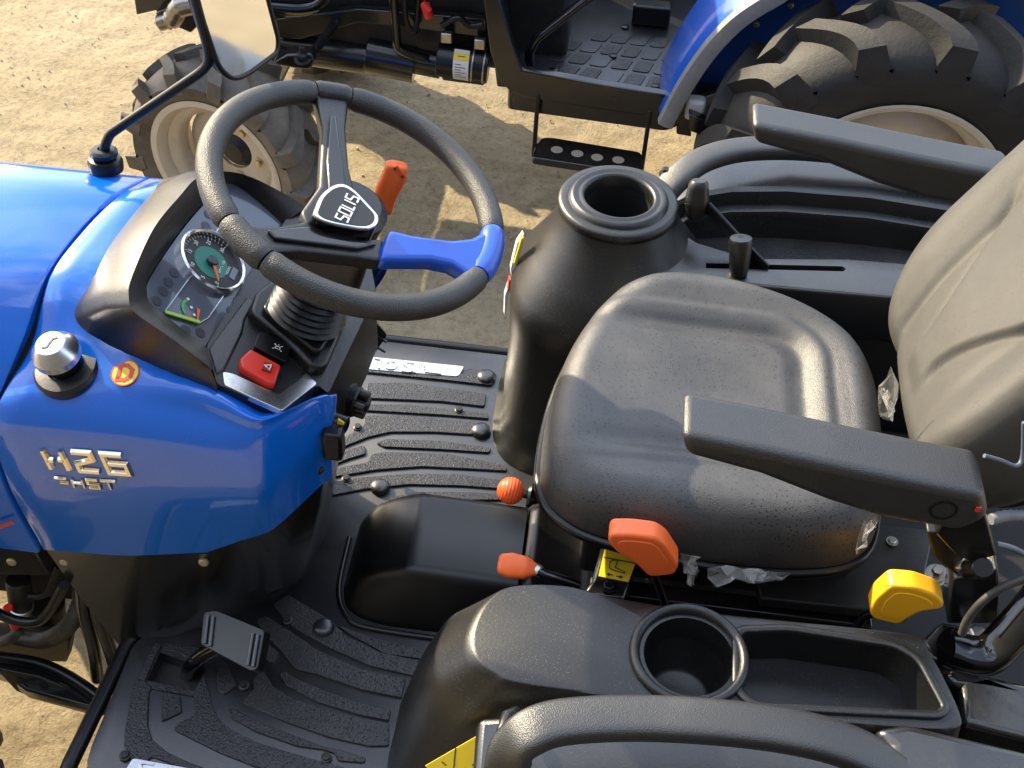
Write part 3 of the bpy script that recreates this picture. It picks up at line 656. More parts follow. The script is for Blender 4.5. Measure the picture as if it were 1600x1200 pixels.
grip('lever_grip', [Py(597, 328, 1.435), Py(604, 300, 1.435), Py(616, 275, 1.435), Py(620, 258, 1.435)], [.015, .017, .018, .0155], [.010, .012, .012, .010], right, orange, lv)
prism('grip_clip', [Py(613, 262, 1.424), Py(621, 259, 1.424), Py(634, 277, 1.424), Py(629, 281, 1.424)], (0, .002, 0), orange2, lv, .001)
for q in ((617, 264), (629, 276)): disc('grip_screw', Py(*q, 1.4235), (0, -1, .5), .002, .001, darkmetal, lv, 12)
# rotary control on the rear of the cowl
rc = Px(545, 624, -.335); ra = V(.93, -.18, -.12).normalized()
rot = lathe('rotary_control', [(.035, -.02), (.035, 0), (.031, .008), (.027, .009), (.027, .014), (0, .014)], rc-ra*.012, ra, gloss, T, 36)
lathe('control_dial', [(.024, .012), (.025, .024), (.023, .027), (0, .027)], rc-ra*.012, ra, smoothp, rot, 36)
u_, v_ = frame(ra)
for i in range(4):
    q = i*math.pi/2+.4; c = rc+ra*.015+(u_*math.cos(q)+v_*math.sin(q))*.0145; lathe('control_lobe', [(0, .015), (.0075, .015), (.009, .012), (.009, 0)], c, ra, smoothp, rot, 20)
lathe('control_cap', [(0, .02), (.008, .019), (.011, .015), (.011, 0)], rc+ra*.014, ra, smoothp, rot, 24)
c = Py(533, 663, 1.17); lathe('ignition_socket', [(.014, -.02), (.014, .008), (.009, .01), (.009, .0), (0, 0)], c, ra, smoothp, T, 24)
prism('key_tag', [Py(*p, 1.16) for p in ((528, 655), (538, 662), (533, 672), (526, 668))], (0, .003, 0), yel_st, T, .0005)
box('plug_socket', Py(521, 690, 1.15), (.03, .03, .055), smoothp, T, .006)
for px, py in ((517, 642), (501, 735)): bolt('bolt', Px(px, py, -.341), (.9, -.4, .1), .004, darkmetal, T)
# right-hand pedal
pp = [Py(*p, 1.56) for p in ((565, 545), (570, 500), (588, 504), (606, 524), (583, 556))]
pd = prism('drive_pedal', rnd(pp, .008), (-.01, .03, -.02), rubber, T, .004)
for f in (.35, .7): strokes('pedal_rib', [[(0, 0), (.045, 0)]], .004, .003, frame_m(pp[0].lerp(pp[1], f)+V(.004, -.002, .003), pp[4]-pp[0], pp[1]-pp[0]), rubber, pd)
tube('pedal_arm', [pp[0].lerp(pp[3], .5)+V(0, .03, -.01), V(-.38, 1.60, .75), V(-.46, 1.56, .62)], .009, paintblk, pd)
# ---- mirror on the far side of the bonnet
mb, nb = hit(165, 250, bonnet)
if mb is None: mb = Py(165, 252, 1.52)
mb = Py(165, 256, 1.50); 
mirr = lathe('mirror', [(.026, -.01), (.027, .004), (.024, .010), (.018, .012), (.021, .016), (.021, .022), (.017, .026), (.0085, .027)], mb, (0, .1, 1), smoothp, T, 32)
arm = [mb+V(0, 0, .02), Py(166, 222, 1.505), Py(172, 209, 1.51), Py(240, 163, 1.53), Py(315, 112, 1.54), Py(327, 98, 1.54), Py(325, 75, 1.54), Py(302, -10, 1.54), Py(290, -60, 1.54)]
tube('mirror_arm', rnd(arm, .02, 5, False), .0075, smoothp, mirr, 14)
MO = Py(340, 95, 1.55)

blocker_m = mat('blocker_dark', (.035, .036, .035), .7, bump=[('n', 6, .01)])
blocker = box('sky_blocker', (0, -2.6, 3.4), (28, .2, 6.8), blocker_m, None, .01); blocker['kind'] = 'structure'  # added screen out of view; blocks sky so black plastic reflects dark
# ---- mirror head
MO = Py(345, 95, 1.55); mn = V(1.147, -.446, .19).normalized()
def onm(px, py, h=0.0): return Pl(px, py, MO+mn*h, np.array(mn))
mo = rnd([onm(*p) for p in ((272, -120), (306, 2), (341, 106), (362, 124), (384, 117), (432, 82), (434, 62), (410, -30), (388, -120))], .03, 6)
mcen = sum(mo, V(0, 0, 0))/len(mo)
prism('mirror_shell', mo, mn*-.018, smoothp, mirr, .004, 3)
prism('mirror_glass', [p.lerp(mcen, .045)+mn*.0015 for p in mo], mn*-.002, mirror_m, mirr, 0, label='mirror glass reflecting the ground and the rear fender')
tube('mirror_rim', mo, .0048, smoothp, mirr, 10, True)
# ---- floor mat
MZ = .5
mpoly = [V(-.675, .79, MZ), V(-.672, 1.06, MZ), V(-.60, 1.075, MZ), V(-.5, 1.15, MZ), V(-.45, 1.31, MZ)]
mpoly += [mir(p) for p in mpoly[-2::-1]]+[V(.32, 1.83, MZ), V(.32, .79, MZ)]
floor = prism('floor_mat', rnd(mpoly, [.07, .03, .02, .03, .03, .03, .02, .03, .07, .02, .02], 5), (0, 0, -.03), rubber, T, .004)
hole = [Pz(*p, MZ) for p in ((250, 1019), (322, 1044), (304, 1080), (229, 1063))]
cut(floor, [prism('cutter', [p+V(0, 0, .02) for p in hole], (0, 0, -.08), rubber, None, 0)])
prism('pedal_well', [p+V(0, 0, -.028)+(p-hole[0].lerp(hole[2], .5))*.1 for p in hole], (0, 0, -.004), darkmetal, floor, 0)
def rib(pts, m=ribtex, both=False, h=.0045, r=.006, name='mat_rib', only_mirror=False):
    q = [Pz(*p, MZ) for p in pts]
    for k in ((0, 1) if both else ((1,) if only_mirror else (0,))):
        w = [mir(p) for p in q][::-1] if k else q
        prism(name, rnd([p+V(0, 0, h) for p in w], r, 3), (0, 0, -h-.003), m, floor, .0012, 1)
rib(((540, 576), (600, 576), (720, 588), (733, 577), (776, 584), (768, 604), (700, 596), (560, 582)))
rib(((575, 600), (640, 600), (760, 617), (757, 637), (690, 629), (570, 624)))
rib(((568, 634), (640, 634), (762, 648), (764, 656), (690, 650), (566, 643)), r=.004)
rib(((570, 651), (640, 651), (742, 662), (741, 681), (680, 677), (610, 677), (575, 685), (530, 703), (530, 690), (568, 668)))
rib(((588, 694), (605, 688), (690, 691), (768, 702), (764, 709), (690, 704), (600, 700)), r=.004)
rib(((515, 716), (545, 704), (570, 697), (572, 711), (545, 719), (516, 730)))
rib(((580, 712), (600, 708), (700, 711), (790, 729), (793, 738), (740, 735), (660, 731), (590, 736), (510, 749), (510, 736), (575, 724)))
rib(((510, 757), (560, 748), (640, 742), (720, 743), (800, 755), (800, 767), (720, 761), (640, 759), (570, 766), (510, 778)))
rib(((608, 779), (660, 770), (740, 771), (800, 775), (800, 783), (660, 784), (612, 790)), both=False)
def nr(*zp, r=.004): rib(tuple((140+x*.325, 920+y*.325) for x, y in zp), both=False, r=r)
nr((318, 262), (348, 276), (318, 330), (268, 450), (300, 482), (287, 500), (280, 660), (300, 728), (370, 788), (470, 836), (640, 900), (620, 930), (300, 812), (255, 850), (205, 838), (166, 760), (170, 690), (206, 480), (245, 400))
nr((356, 268), (530, 287), (540, 312), (470, 342), (440, 314), (352, 300))
nr((286, 462), (440, 484), (512, 506), (548, 420), (566, 470), (588, 560), (618, 630), (678, 682), (800, 742), (960, 792), (1105, 832), (1240, 870), (1200, 930), (800, 862), (620, 790), (480, 720), (404, 682), (440, 645), (512, 606), (508, 524), (440, 512), (300, 486))
nr((347, 500), (436, 515), (444, 598), (345, 644))
nr((606, 372), (655, 348), (708, 470), (652, 514), (622, 500))
nr((665, 588), (690, 580), (800, 642), (960, 702), (1120, 762), (1190, 775), (1330, 818), (1322, 842), (1195, 832), (1180, 796), (1120, 778), (1000, 762), (800, 692), (682, 626))
nr((732, 545), (790, 490), (786, 440), (832, 392), (880, 472), (960, 522), (1150, 592), (1440, 652), (1440, 760), (1345, 762), (1150, 718), (950, 648), (770, 572))
nr((915, 418), (942, 400), (1000, 440), (1150, 502), (1300, 552), (1450, 592), (1440, 640), (1300, 612), (1100, 552), (950, 472))
nr((802, 160), (846, 132), (960, 204), (1100, 302), (1300, 388), (1520, 440), (1500, 530), (1300, 488), (1100, 418), (990, 392), (922, 300), (872, 250))
nr((848, 262), (912, 312), (880, 368), (838, 330))
nr((880, 85), (955, 32), (1000, 62), (1150, 152), (1240, 232), (1400, 312), (1590, 352), (1590, 432), (1350, 376), (1150, 288), (980, 190), (938, 150))
nr((1192, 182), (1400, 252), (1620, 300), (1620, 345), (1420, 318), (1250, 222))
# studs and bolts
for px, py, r in ((760, 588, .0185), (752, 672, .0185), (594, 760, .0175), (506, 980, .0175)):
    p = Pz(px, py, MZ+.006); lathe('mat_stud', [(r*1.05, -.008), (r, .002), (r*.85, .0052), (r*.5, .0075), (0, .0082)], p, (0, 0, 1), rubber, floor, 28, 60)
for px, py in ((717, 641), (559, 668), (541, 748), (195, 1181), (510, 1184), (381, 1071), (449, 969)):
    p = Pz(px, py, MZ+.005); lathe('mat_bolt', [(.0085, -.004), (.0085, .001), (.0062, .002), (.0062, .006), (0, .0065)], p, (0, 0, 1), darkmetal, floor, 18)
# aluminium name plates on both mat edges
def plate(mirror):
    q = [Pz(*p, MZ+.006) for p in ((540, 553), (726, 572), (716, 588), (540, 574))]
    if mirror: q = [mir(p)+V(-.14, -.042, 0) for p in q][::-1]
    pl = prism('sill_plate', rnd(q, .006, 3), (0, 0, -.006), alu, floor, .001, label='embossed aluminium plate lettered SOLIS' if not mirror else None)
    c = Pz(600, 570, MZ+.006); c = mir(c)+V(-.14, -.042, 0) if mirror else c
    sx = -1 if not mirror else 1
    M = frame_m(c, (sx, 0, 0), (0, sx, 0)); s = .026
    L = sc([[(.8, .5), (.2, .5), (0, .4), (.2, .1), (.6, -.1), (.8, -.3), (.6, -.5), (0, -.5)]], s, -.06)+sc([arc(.45, 0, 360, 14)], s, -.015)+sc([[(0, .5), (0, -.5), (.5, -.5)], [(.9, .5), (.9, -.5)]], s, .008)+sc([[(.8, .5), (.2, .5), (0, .3), (.8, -.2), (.6, -.5), (0, -.5)]], s, .043)
    if not mirror: L += sc([[(-3.3, .3), (-4.6, .3)], [(-3.2, 0), (-4.6, 0)], [(-3.1, -.3), (-4.6, -.3)], [(-2.5, .5), (-2.9, -.5)]], s, 0)
    strokes('embossed_lettering', L, .0055, .0028, M, alu, floor, True)
plate(False); plate(True)
# raised rim tubes round the footplate
tube('step_rail', rnd([V(-.60, 1.09, .47), V(-.682, 1.07, .49), V(-.69, .95, .49), V(-.70, .80, .49), V(-.64, .775, .49), V(-.2, .775, .49), V(.3, .775, .49)], .03, 5, False), .013, smoothp, T, 14)
tube('step_rail', rnd([V(-.60, 1.53, .47), V(-.682, 1.55, .49), V(-.69, 1.68, .49), V(-.69, 1.83, .49), V(-.64, 1.845, .49), V(.3, 1.845, .49)], .03, 5, False), .011, smoothp, T, 14)
prism('footplate', [V(-.68, .785, .468), V(-.68, 1.06, .468), V(-.45, 1.2, .468), V(-.45, 1.42, .468), V(-.68, 1.56, .468), V(-.68, 1.835, .468), V(.9, 1.835, .468), V(.9, .785, .468)], (0, 0, -.012), paintblk, T, .003)
# ---- clutch pedal
pq = [(318, 956), (338, 953), (413, 984), (402, 1046), (392, 1049), (313, 1007)]
pv = V(-.45, -.35, .82).normalized(); po = Pz(365, 1000, .615)
pedal = prism('clutch_pedal', rnd([Pl(*p, po, np.array(pv)) for p in pq], .006, 3), pv*-.018, smoothp, T, .003, label='black rubber foot pedal on a bent arm')
for e0, e1 in (((326, 962), (321, 1006)), ((334, 964), (329, 1010)), ((396, 990), (388, 1040)), ((404, 992), (396, 1042))):
    a, b = Pl(*e0, po, np.array(pv)), Pl(*e1, po, np.array(pv)); tube('pedal_rib', [a+pv*.001, b+pv*.001], .0035, rubber, pedal, 8)
tube('pedal_arm', rnd([po-pv*.014, Pz(335, 1012, .57), Pz(300, 1036, .52), Pz(292, 1055, .47), Pz(296, 1068, .42)], .03, 5, False), .0125, gloss, pedal, 14)
coil = [Pz(236+i*.55, 1045+i*.12, .452)+V(0, math.cos(i*1.05)*.011, math.sin(i*1.05)*.011) for i in range(140)]
tube('return_spring', coil, .0024, darkmetal, pedal, 6)
# ---- transmission tunnel cover
def tsec(x, h, w0, w1, r=.5):
    a = V(x, 1.137+w0, .497); b = V(x, 1.400-w0, .497); yn, yf = 1.186+w1, 1.352-w1; z = .5+h
    return [a, a.lerp(V(x, yn, z), .55)+V(0, -.006, 0)*min(1, h*12), V(x, yn-.008, z-.014*min(1, h*10)), V(x, yn, z-.004*min(1, h*10)), V(x, yn+.014, z), V(x, (yn+yf)/2, z+.0015), V(x, yf-.014, z), V(x, yf, z-.004*min(1, h*10)), V(x, yf+.008, z-.014*min(1, h*10)), b.lerp(V(x, yf, z), .55)+V(0, .006, 0)*min(1, h*12), b]
tr = [tsec(-.352, .003, .06, .02), tsec(-.345, .022, .035, .018), tsec(-.335, .042, .022, .014), tsec(-.315, .066, .01, .008), tsec(-.285, .085, .003, .003), tsec(-.258, .096, 0, 0), tsec(-.243, .1015, 0, 0), tsec(-.236, .1045, 0, 0), tsec(-.22, .1035, 0, 0), tsec(-.12, .101, 0, 0), tsec(-.052, .099, 0, 0)]
loft('tunnel_cover', tr, smoothp, T, smooth=55, closed=True)
tr = [tsec(-.050, .092, 0, 0), tsec(-.046, .1, 0, 0), tsec(-.036, .107, 0, 0), tsec(-.028, .107, 0, 0), tsec(-.018, .099, 0, 0), tsec(.06, .095, 0, 0), tsec(.3, .09, 0, 0)]
loft('tunnel_cover', tr, smoothp, T, smooth=55)
tb = [V(p[0], p[1], .502) for p in ((-.365, 1.31), (-.36, 1.2), (-.335, 1.148), (-.29, 1.128), (-.1, 1.124), (.1, 1.124))]
tube('cover_lip', cat(tb, 6), .005, smoothp, T, 8)
# ---- fuel filler column on the far side
cx, cy, ztop = .043, 1.728, 1.0
def se(c, hx, hy, z, e=.5, n=48, sx0=1, sx1=1, rot=0):
    out = []
    for j in range(n):
        a = 2*math.pi*j/n; c_, s_2 = math.cos(a), math.sin(a); x = math.copysign(abs(c_)**e, c_)*hx; y = math.copysign(abs(s_2)**e, s_2)*hy
        x *= sx0 if x < 0 else sx1
        out.append(V(c[0]+x, c[1]+y, z))
    return out
col_r = [se((cx, cy), .098, .098, .985, 1), se((cx+.001, cy-.001), .102, .102, .972, 1), se((cx+.004, cy-.006), .118, .116, .94, .95), se((cx+.008, cy-.015), .15, .142, .895, .85), se((cx+.01, cy-.022), .176, .166, .855, .75), se((cx+.01, cy-.024), .185, .176, .83, .68), se((cx+.012, cy-.024), .184, .18, .79, .64), se((cx+.015, cy-.022), .186, .185, .7, .6), se((cx+.015, cy-.02), .19, .19, .56, .55), se((cx+.015, cy-.02), .194, .194, .515, .55), se((cx+.015, cy-.02), .206, .206, .503, .55), se((cx+.015, cy-.02), .207, .207, .497, .55)]
colm = loft('side_console', col_r[::-1], plastic, T, cap0=True, cap1=False, smooth=60, label='tall tapered black console with a round open holder on top')
lathe('holder_rim', [(.098, -.015), (.1045, -.012), (.106, -.004), (.104, .003), (.099, .006), (.087, .0055), (.085, .009), (.081, .0135), (.077, .0145), (.073, .012), (.069, .0115), (.066, .014), (.0625, .0135), (.059, .008), (.0585, -.03)], (cx, cy, .992), (0, 0, 1), plastic, colm, 72, 50)
lathe('holder_well', [(.0585, -.012), (.056, -.24), (0, -.24)], (cx, cy, .992), (0, 0, 1), hole_m, colm, 48, 50)
for pts, m in ((((818, 366), (820, 372), (806, 420), (799, 432), (798, 420), (808, 380)), white_st), (((815, 372), (818, 372), (806, 415), (803, 412)), yel_st), (((797, 438), (799, 440), (790, 490), (788, 492), (789, 462)), white_st), (((796, 437), (798, 437), (795, 456), (793, 456)), red_st)):
    prism('edge_sticker', [Py(*p, 1.70 if m is not yel_st and m is not red_st else 1.694) for p in pts], (-.003, .012, 0), m, colm, 0)
# ---- far side fender with slotted quadrant, recess and grab rail
zf = .93
qpoly = [V(.10, 1.615, zf), V(.30, 1.618, zf), V(.75, 1.63, zf), V(.75, 1.735, zf), V(.45, 1.72, zf), V(.28, 1.692, zf), V(.19, 1.72, zf), V(.12, 1.78, zf)]
fen = prism('fender_quadrant', qpoly, (0, 0, -.1), fend, T, .006, 3)
slot = [Pz(*p, zf) for p in ((1103, 411), (1316, 416), (1322, 420), (1318, 424), (1103, 419))]
cut(fen, [prism('cutter', [p+V(0, 0, .02) for p in slot], (0, 0, -.06), fend, None, 0)])
prism('slot_liner', [p+V(0, 0, -.045) for p in slot], (0, 0, -.003), hole_m, fen, 0)
box('slot_catch', Pz(1115, 415, zf-.012), (.02, .012, .006), alu, fen, .001)
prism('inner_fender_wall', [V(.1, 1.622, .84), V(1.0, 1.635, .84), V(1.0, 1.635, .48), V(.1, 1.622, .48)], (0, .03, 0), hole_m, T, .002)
prism('fender_tray', [V(.26, 1.70, .862), V(.45, 1.722, .862), V(.85, 1.74, .862), V(.85, 1.90, .862), V(.18, 1.90, .862), V(.2, 1.74, .862)], (0, 0, -.05), ribtex, T, .004)
# outer deck: swept section along x
def deck(x, y0, dz=0):
    return [V(x, y0, .80), V(x, y0+.002, .905+dz), V(x, y0+.006, .917+dz), V(x, y0+.014, .92+dz), V(x, y0+.022, .92+dz), V(x, y0+.024, .930+dz), V(x, y0+.028, .946+dz), V(x, y0+.036, .952+dz), V(x, y0+.12, .955+dz), V(x, y0+.175, .945+dz), V(x, y0+.19, .93+dz), V(x, y0+.193, .80)]
loft('fender_deck', [deck(.135, 1.80, -.06), deck(.15, 1.80, -.025), deck(.18, 1.81, -.008), deck(.25, 1.83), deck(.35, 1.845, .003), deck(.5, 1.852, .003), deck(.7, 1.845, -.005), deck(.95, 1.82, -.02)], fend, T, smooth=35)
pts = [V(p[0], p[1], p[2]) for p in ((.105, 1.775, .93), (.118, 1.79, .965), (.145, 1.82, .99), (.19, 1.865, 1.005), (.27, 1.905, 1.01), (.40, 1.925, 1.01), (.6, 1.925, 1.0), (.8, 1.9, .96), (.86, 1.89, .92))]
tube('grab_rail', cat(pts, 6), 1.0, grain, T, 20, flat=((0, 0, 1), .016, .025, .6))
bolt('bolt', Pz(1040, 272, .99), (0, 0, 1), .008, smoothp, T, .012)
prism('fender_skin', [V(.2, 2.036, .885), V(.3, 2.04, .895), V(.8, 2.04, .895), V(1.1, 2.03, .86), V(1.1, 2.03, .6), V(.2, 2.03, .6)], (0, .012, 0), blue, T, .003)
# ---- quadrant levers
q0 = Pz(1192, 417, .93); q1 = Py(1150, 372, 1.70); q2 = Py(1104, 322, 1.735)
lv = tube('throttle_lever', [V(q0.x, q0.y, .88), q0, q1, q2], 1.0, smoothp, T, 12, flat=((0, 1, .4), .004, .0125, .5), label='flat black lever with a capped knob')
ka, kb = Py(1087, 338, 1.735), Py(1092, 286, 1.75)
grip('lever_knob', [ka, ka.lerp(kb, .45), kb], [.0165, .0215, .0165], [.0165, .0205, .016], right, plastic, lv, 24, .9)
tube('knob_seam', [ka.lerp(kb, .38)+(right*math.cos(a)*.0212+V(0, .35, 1).cross(right)*0+V(0, -.82, .57)*math.sin(a)*.0205) for a in [i*.262 for i in range(24)]], .0009, hole_m, lv, 6, True)
ca, cb = Pz(1154, 428, .93), Py(1158, 371, 1.66)
lv2 = lathe('position_lever', [(0, 0), (.0145, 0), (.0165, .01), (.0205, (cb-ca).length-.006), (.0185, (cb-ca).length-.001), (.014, (cb-ca).length), (0, (cb-ca).length+.001)], ca, cb-ca, plastic, T, 32, label='short cylindrical black lever with a pale end')
strokes('end_mark', [[(-.004, .0), (.004, .0)], [(-.004, .002), (-.004, -.0015)], [(.004, .002), (.004, -.0015)]], .0012, .0004, frame_m(cb+(cb-ca).normalized()*.0012, (1, 0, 0), (0, 1, 0)), blk_st, lv2)
# ---- seat
out = cat([V(*p, 0) for p in ((-.034, 1.2), (-.026, 1.125), (.01, 1.08), (.07, 1.055), (.2, 1.037), (.34, 1.043), (.42, 1.075), (.452, 1.15), (.462, 1.30), (.456, 1.40), (.425, 1.475), (.35, 1.535), (.25, 1.570), (.15, 1.576), (.08, 1.552), (.03, 1.495), (-.008, 1.40), (-.028, 1.30))], 10, True)
cc = V(.215, 1.31, 0)
def ubox(x, y, w, xb, r):      # signed distance to an inset panel open to the front
    qx = x-xb; qy = np.abs(y-1.31)-w; qx2 = qx+r; qy2 = qy+r
    return np.minimum(np.maximum(qx2, qy2), 0)+np.sqrt(np.maximum(qx2, 0)**2+np.maximum(qy2, 0)**2)-r
def seat_h(x, y):
    d = ubox(x, y, .125+.06*(x-.2)*-.5, .34, .05)
    fade = sm(-.02, .12, x)
    h = -.006*sm(-.03, 0, d)*(1-sm(0, .02, d))*1.0+.011*sm(.004, .04, d)+.007*sm(.052, .085, d)-.003*np.exp(-((d-.046)/.007)**2)
    h = h*fade-.012*(1-sm(-.25, .05, d))*0-.012*np.exp(-((x-.24)/.12)**2-((y-1.31)/.1)**2)+.006*(1-sm(-.02, .1, x))
    return h
rings = []; ts = [i/44 for i in range(45)]
prof = [(t*.80, 0.0, t) for t in ts[:]]
prof = [(t, 0.0) for t in np.linspace(.02, .80, 46)]+[(.80+.20*math.sin(a), -.062*(1-math.cos(a))) for a in np.linspace(.12, math.pi/2, 12)]+[(1.0, -.067), (.997, -.074), (.985, -.079), (.95, -.081)]
for f, dz in prof:
    ring = []
    for p in out:
        q = cc+(p-cc)*f; z = .986+float(seat_h(q.x, q.y))*(1 if dz > -.03 else max(0, 1-(-dz-.03)/.03))+dz-.012*max(0, .02-q.x)*2
        ring.append(V(q.x, q.y, z))
    rings.append(ring)
seat = loft('seat_cushion', rings, vinyl, T, cap0=True, cap1=True, smooth=70, label='moulded dark vinyl seat cushion flecked with drops')
sp = tube('seat_pan', [cc+(p-cc)*.985+V(0, 0, .902) for p in out[::2]], 1.0, smoothp, T, 10, True, flat=((0, 0, 1), .008, .012, .6))
# backrest
bt = R_(20); bu = V(math.sin(bt), 0, math.cos(bt)); bn = V(-math.cos(bt), 0, math.sin(bt)); B0 = V(.522, 1.312, 1.015)
bo = cat([V(*p, 0) for p in ((-.20, .02), (-.225, .10), (-.232, .2), (-.225, .32), (-.20, .43), (-.13, .50), (0, .515), (.13, .50), (.20, .43), (.225, .32), (.232, .2), (.225, .10), (.20, .02), (.15, -.045), (.05, -.062), (-.05, -.062), (-.15, -.045))], 9, True)
bc = V(0, .21, 0)
def back_h(s, t):
    a = abs(s); w = .115+.05*t+.0*s
    bol = .026*sm(w-.02, w+.055, a)-.005*np.exp(-((a-(w-.012))/.010)**2)
    w2 = .035+.10*sm(.05, .33, t); lum = .010*(1-sm(w2-.012, w2+.014, a))*sm(.0, .05, t)*(1-sm(.27, .34, t))
    g = -.005*np.exp(-((a-(w2+.004))/.008)**2)*sm(.02, .08, t)*(1-sm(.25, .30, t))
    return bol+lum+g+.02*np.exp(-((t-.10)/.14)**2)
rings = []
for f, dn in [(t, 0.0) for t in np.linspace(.015, .78, 40)]+[(.78+.22*math.sin(a), -.072*(1-math.cos(a))) for a in np.linspace(.12, math.pi/2, 12)]+[(1.0, -.09), (.985, -.105), (.9, -.112)]:
    ring = []
    for p in bo:
        q = bc+(p-bc)*f; d = float(back_h(q.x, q.y))*(1 if dn > -.03 else max(0, 1-(-dn-.03)/.04))+dn
        ring.append(B0+V(0, 1, 0)*q.x+bu*q.y+bn*(d+.03))
    rings.append(ring)
back = loft('seat_backrest', rings, vinylb, T, smooth=70, label='sunlit moulded backrest with ribbed vinyl bolsters')
prism('backrest_shell', [B0+V(0, 1, 0)*p.x*.9+bu*p.y*.95-bn*.085 for p in bo[::3]], bn*-.03, smoothp, T, .008)
# armrests: side outline in x, z swept across y
def armrest(y0, y1, pts, name_label):
    prof = [Py(*p, y0) for p in pts]
    o = pillow('armrest', prof, (0, y1-y0, 0), .0125, grain, T, name_label); return o, prof
an = [(1064, 680), (1225, 712), (1337, 736), (1450, 759), (1540, 775), (1546, 812), (1500, 834), (1375, 812), (1292, 786), (1187, 745), (1071, 714)]
arm_n, pn = armrest(.965, 1.043, an, 'near armrest of grained black plastic')
lathe('armrest_plug', [(.0165, -.001), (.0165, .001), (.0135, .0012), (.013, -.002), (0, -.003)], Py(1474, 797, .965), (0, -1, 0), smoothp, arm_n, 28)
box('red_tab', Py(1528, 795, .966), (.006, .004, .008), red, arm_n, .0005)
af = [p.copy() for p in pn]; off = V(.10, 0, -.014)
x0_ = min(p.x for p in af); pillow('armrest', [V(x0_+(p.x-x0_)*1.15, 1.655, p.z)+off for p in af], (0, .074, 0), .0125, grain, T, 'far armrest of grained black plastic')
# arm hinge, seat frame and fittings at the rear
prism('armrest_bracket', [Py(*p, 1.0) for p in ((1462, 835), (1480, 808), (1536, 790), (1558, 868), (1520, 880), (1492, 868))], (0, .03, 0), paintblk, T, .003)
prism('armrest_bracket', [Py(*p, 1.03) for p in ((1448, 832), (1480, 832), (1510, 880), (1490, 896), (1458, 870))], (0, .02, 0), darkmetal, T, .003)
cyl('hinge_cap', Py(1536, 887, .985), Py(1512, 888, 1.03), .0135, smoothp, T)
cyl('hinge_pin', Py(1500, 893, 1.02), Py(1512, 868, 1.04), .009, steel, T)
bolt('washer_bolt', Pz(1463, 897, .86), (-.2, -.3, 1), .008, steel, T, .018); disc('washer', Pz(1463, 899, .855), (-.2, -.3, 1), .017, .002, steel, T)
prism('seat_mount_plate', [Pz(*p, .80) for p in ((1180, 900), (1340, 812), (1460, 828), (1440, 925), (1420, 960), (1190, 935))], (0, 0, -.02), darkmetal, T, .003)
for px, py in ((1394, 846), (1492, 958)): bolt('frame_bolt', Pz(px, py, .803), (0, 0, 1), .006, steel, T, .004)
prism('seat_frame', [Py(*p, 1.02) for p in ((1490, 905), (1560, 890), (1562, 975), (1480, 975))], (0, .05, 0), paintblk, T, .003)
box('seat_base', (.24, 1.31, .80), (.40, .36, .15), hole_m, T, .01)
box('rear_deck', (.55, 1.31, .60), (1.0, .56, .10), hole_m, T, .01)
box('seat_slide', (.27, 1.09, .74), (.42, .03, .03), paintblk, T, .003)
tube('black_cable', cat([Py(1503, 990, .95), Py(1512, 968, .955), Py(1535, 940, .96), Py(1570, 916, .97), Py(1620, 898, .98)], 6), .0055, hose, T, 12)
def corr(name, path, r, m, parent=T, pitch=.006, n=None):
    P = cat(path, 14); L = sum((P[i+1]-P[i]).length for i in range(len(P)-1)); k = max(8, int(L/pitch)*2); Q = []
    for i in range(k+1):
        s = L*i/k; 
        for j in range(len(P)-1):
            d = (P[j+1]-P[j]).length
            if s <= d or j == len(P)-2: Q.append(P[j].lerp(P[j+1], min(1, s/d))); break
            s -= d
    return tube(name, Q, [r*(1 if i % 2 else .84) for i in range(k+1)], m, parent, 12, smooth=70)
corr('corrugated_conduit', [Py(1548, 812, 1.06), Py(1575, 806, 1.07), Py(1610, 806, 1.08)], .0085, greyhose, T, .008)
tube('blue_cable', cat([Py(1538, 712, 1.03), Py(1565, 720, 1.035), Py(1588, 728, 1.04), Py(1598, 712, 1.05), Py(1600, 660, 1.06)], 5), .0028, bluewire, T, 8)
tube('blue_cable', cat([Py(1556, 850, 1.02), Py(1585, 858, 1.03), Py(1620, 876, 1.04)], 5), .004, bluewire, T, 8)
tube('bracket_tube', cat([Pz(1478, 1010, .88), Pz(1510, 1022, .87), Pz(1545, 1022, .87), Pz(1580, 990, .90), Pz(1630, 930, .95)], 8), 1.0, gloss, T, 16, flat=((0, 0, 1), .02, .026, .6), label='bent glossy black bracket behind the tray')
prism('bracket_foot', [Pz(*p, .85) for p in ((1440, 1000), (1470, 970), (1545, 985), (1560, 1030), (1500, 1045), (1455, 1030))], (0, 0, -.04), paintblk, T, .006)
bolt('bracket_nut', Pz(1525, 992, .865), (0, 0, 1), .011, steel, T, .01)
prism('rear_bracket', [Pz(*p, .90) for p in ((1472, 1052), (1490, 1040), (1560, 1058), (1640, 1075), (1640, 1098), (1540, 1078), (1492, 1072))], (0, 0, -.05), gloss, T, .008)
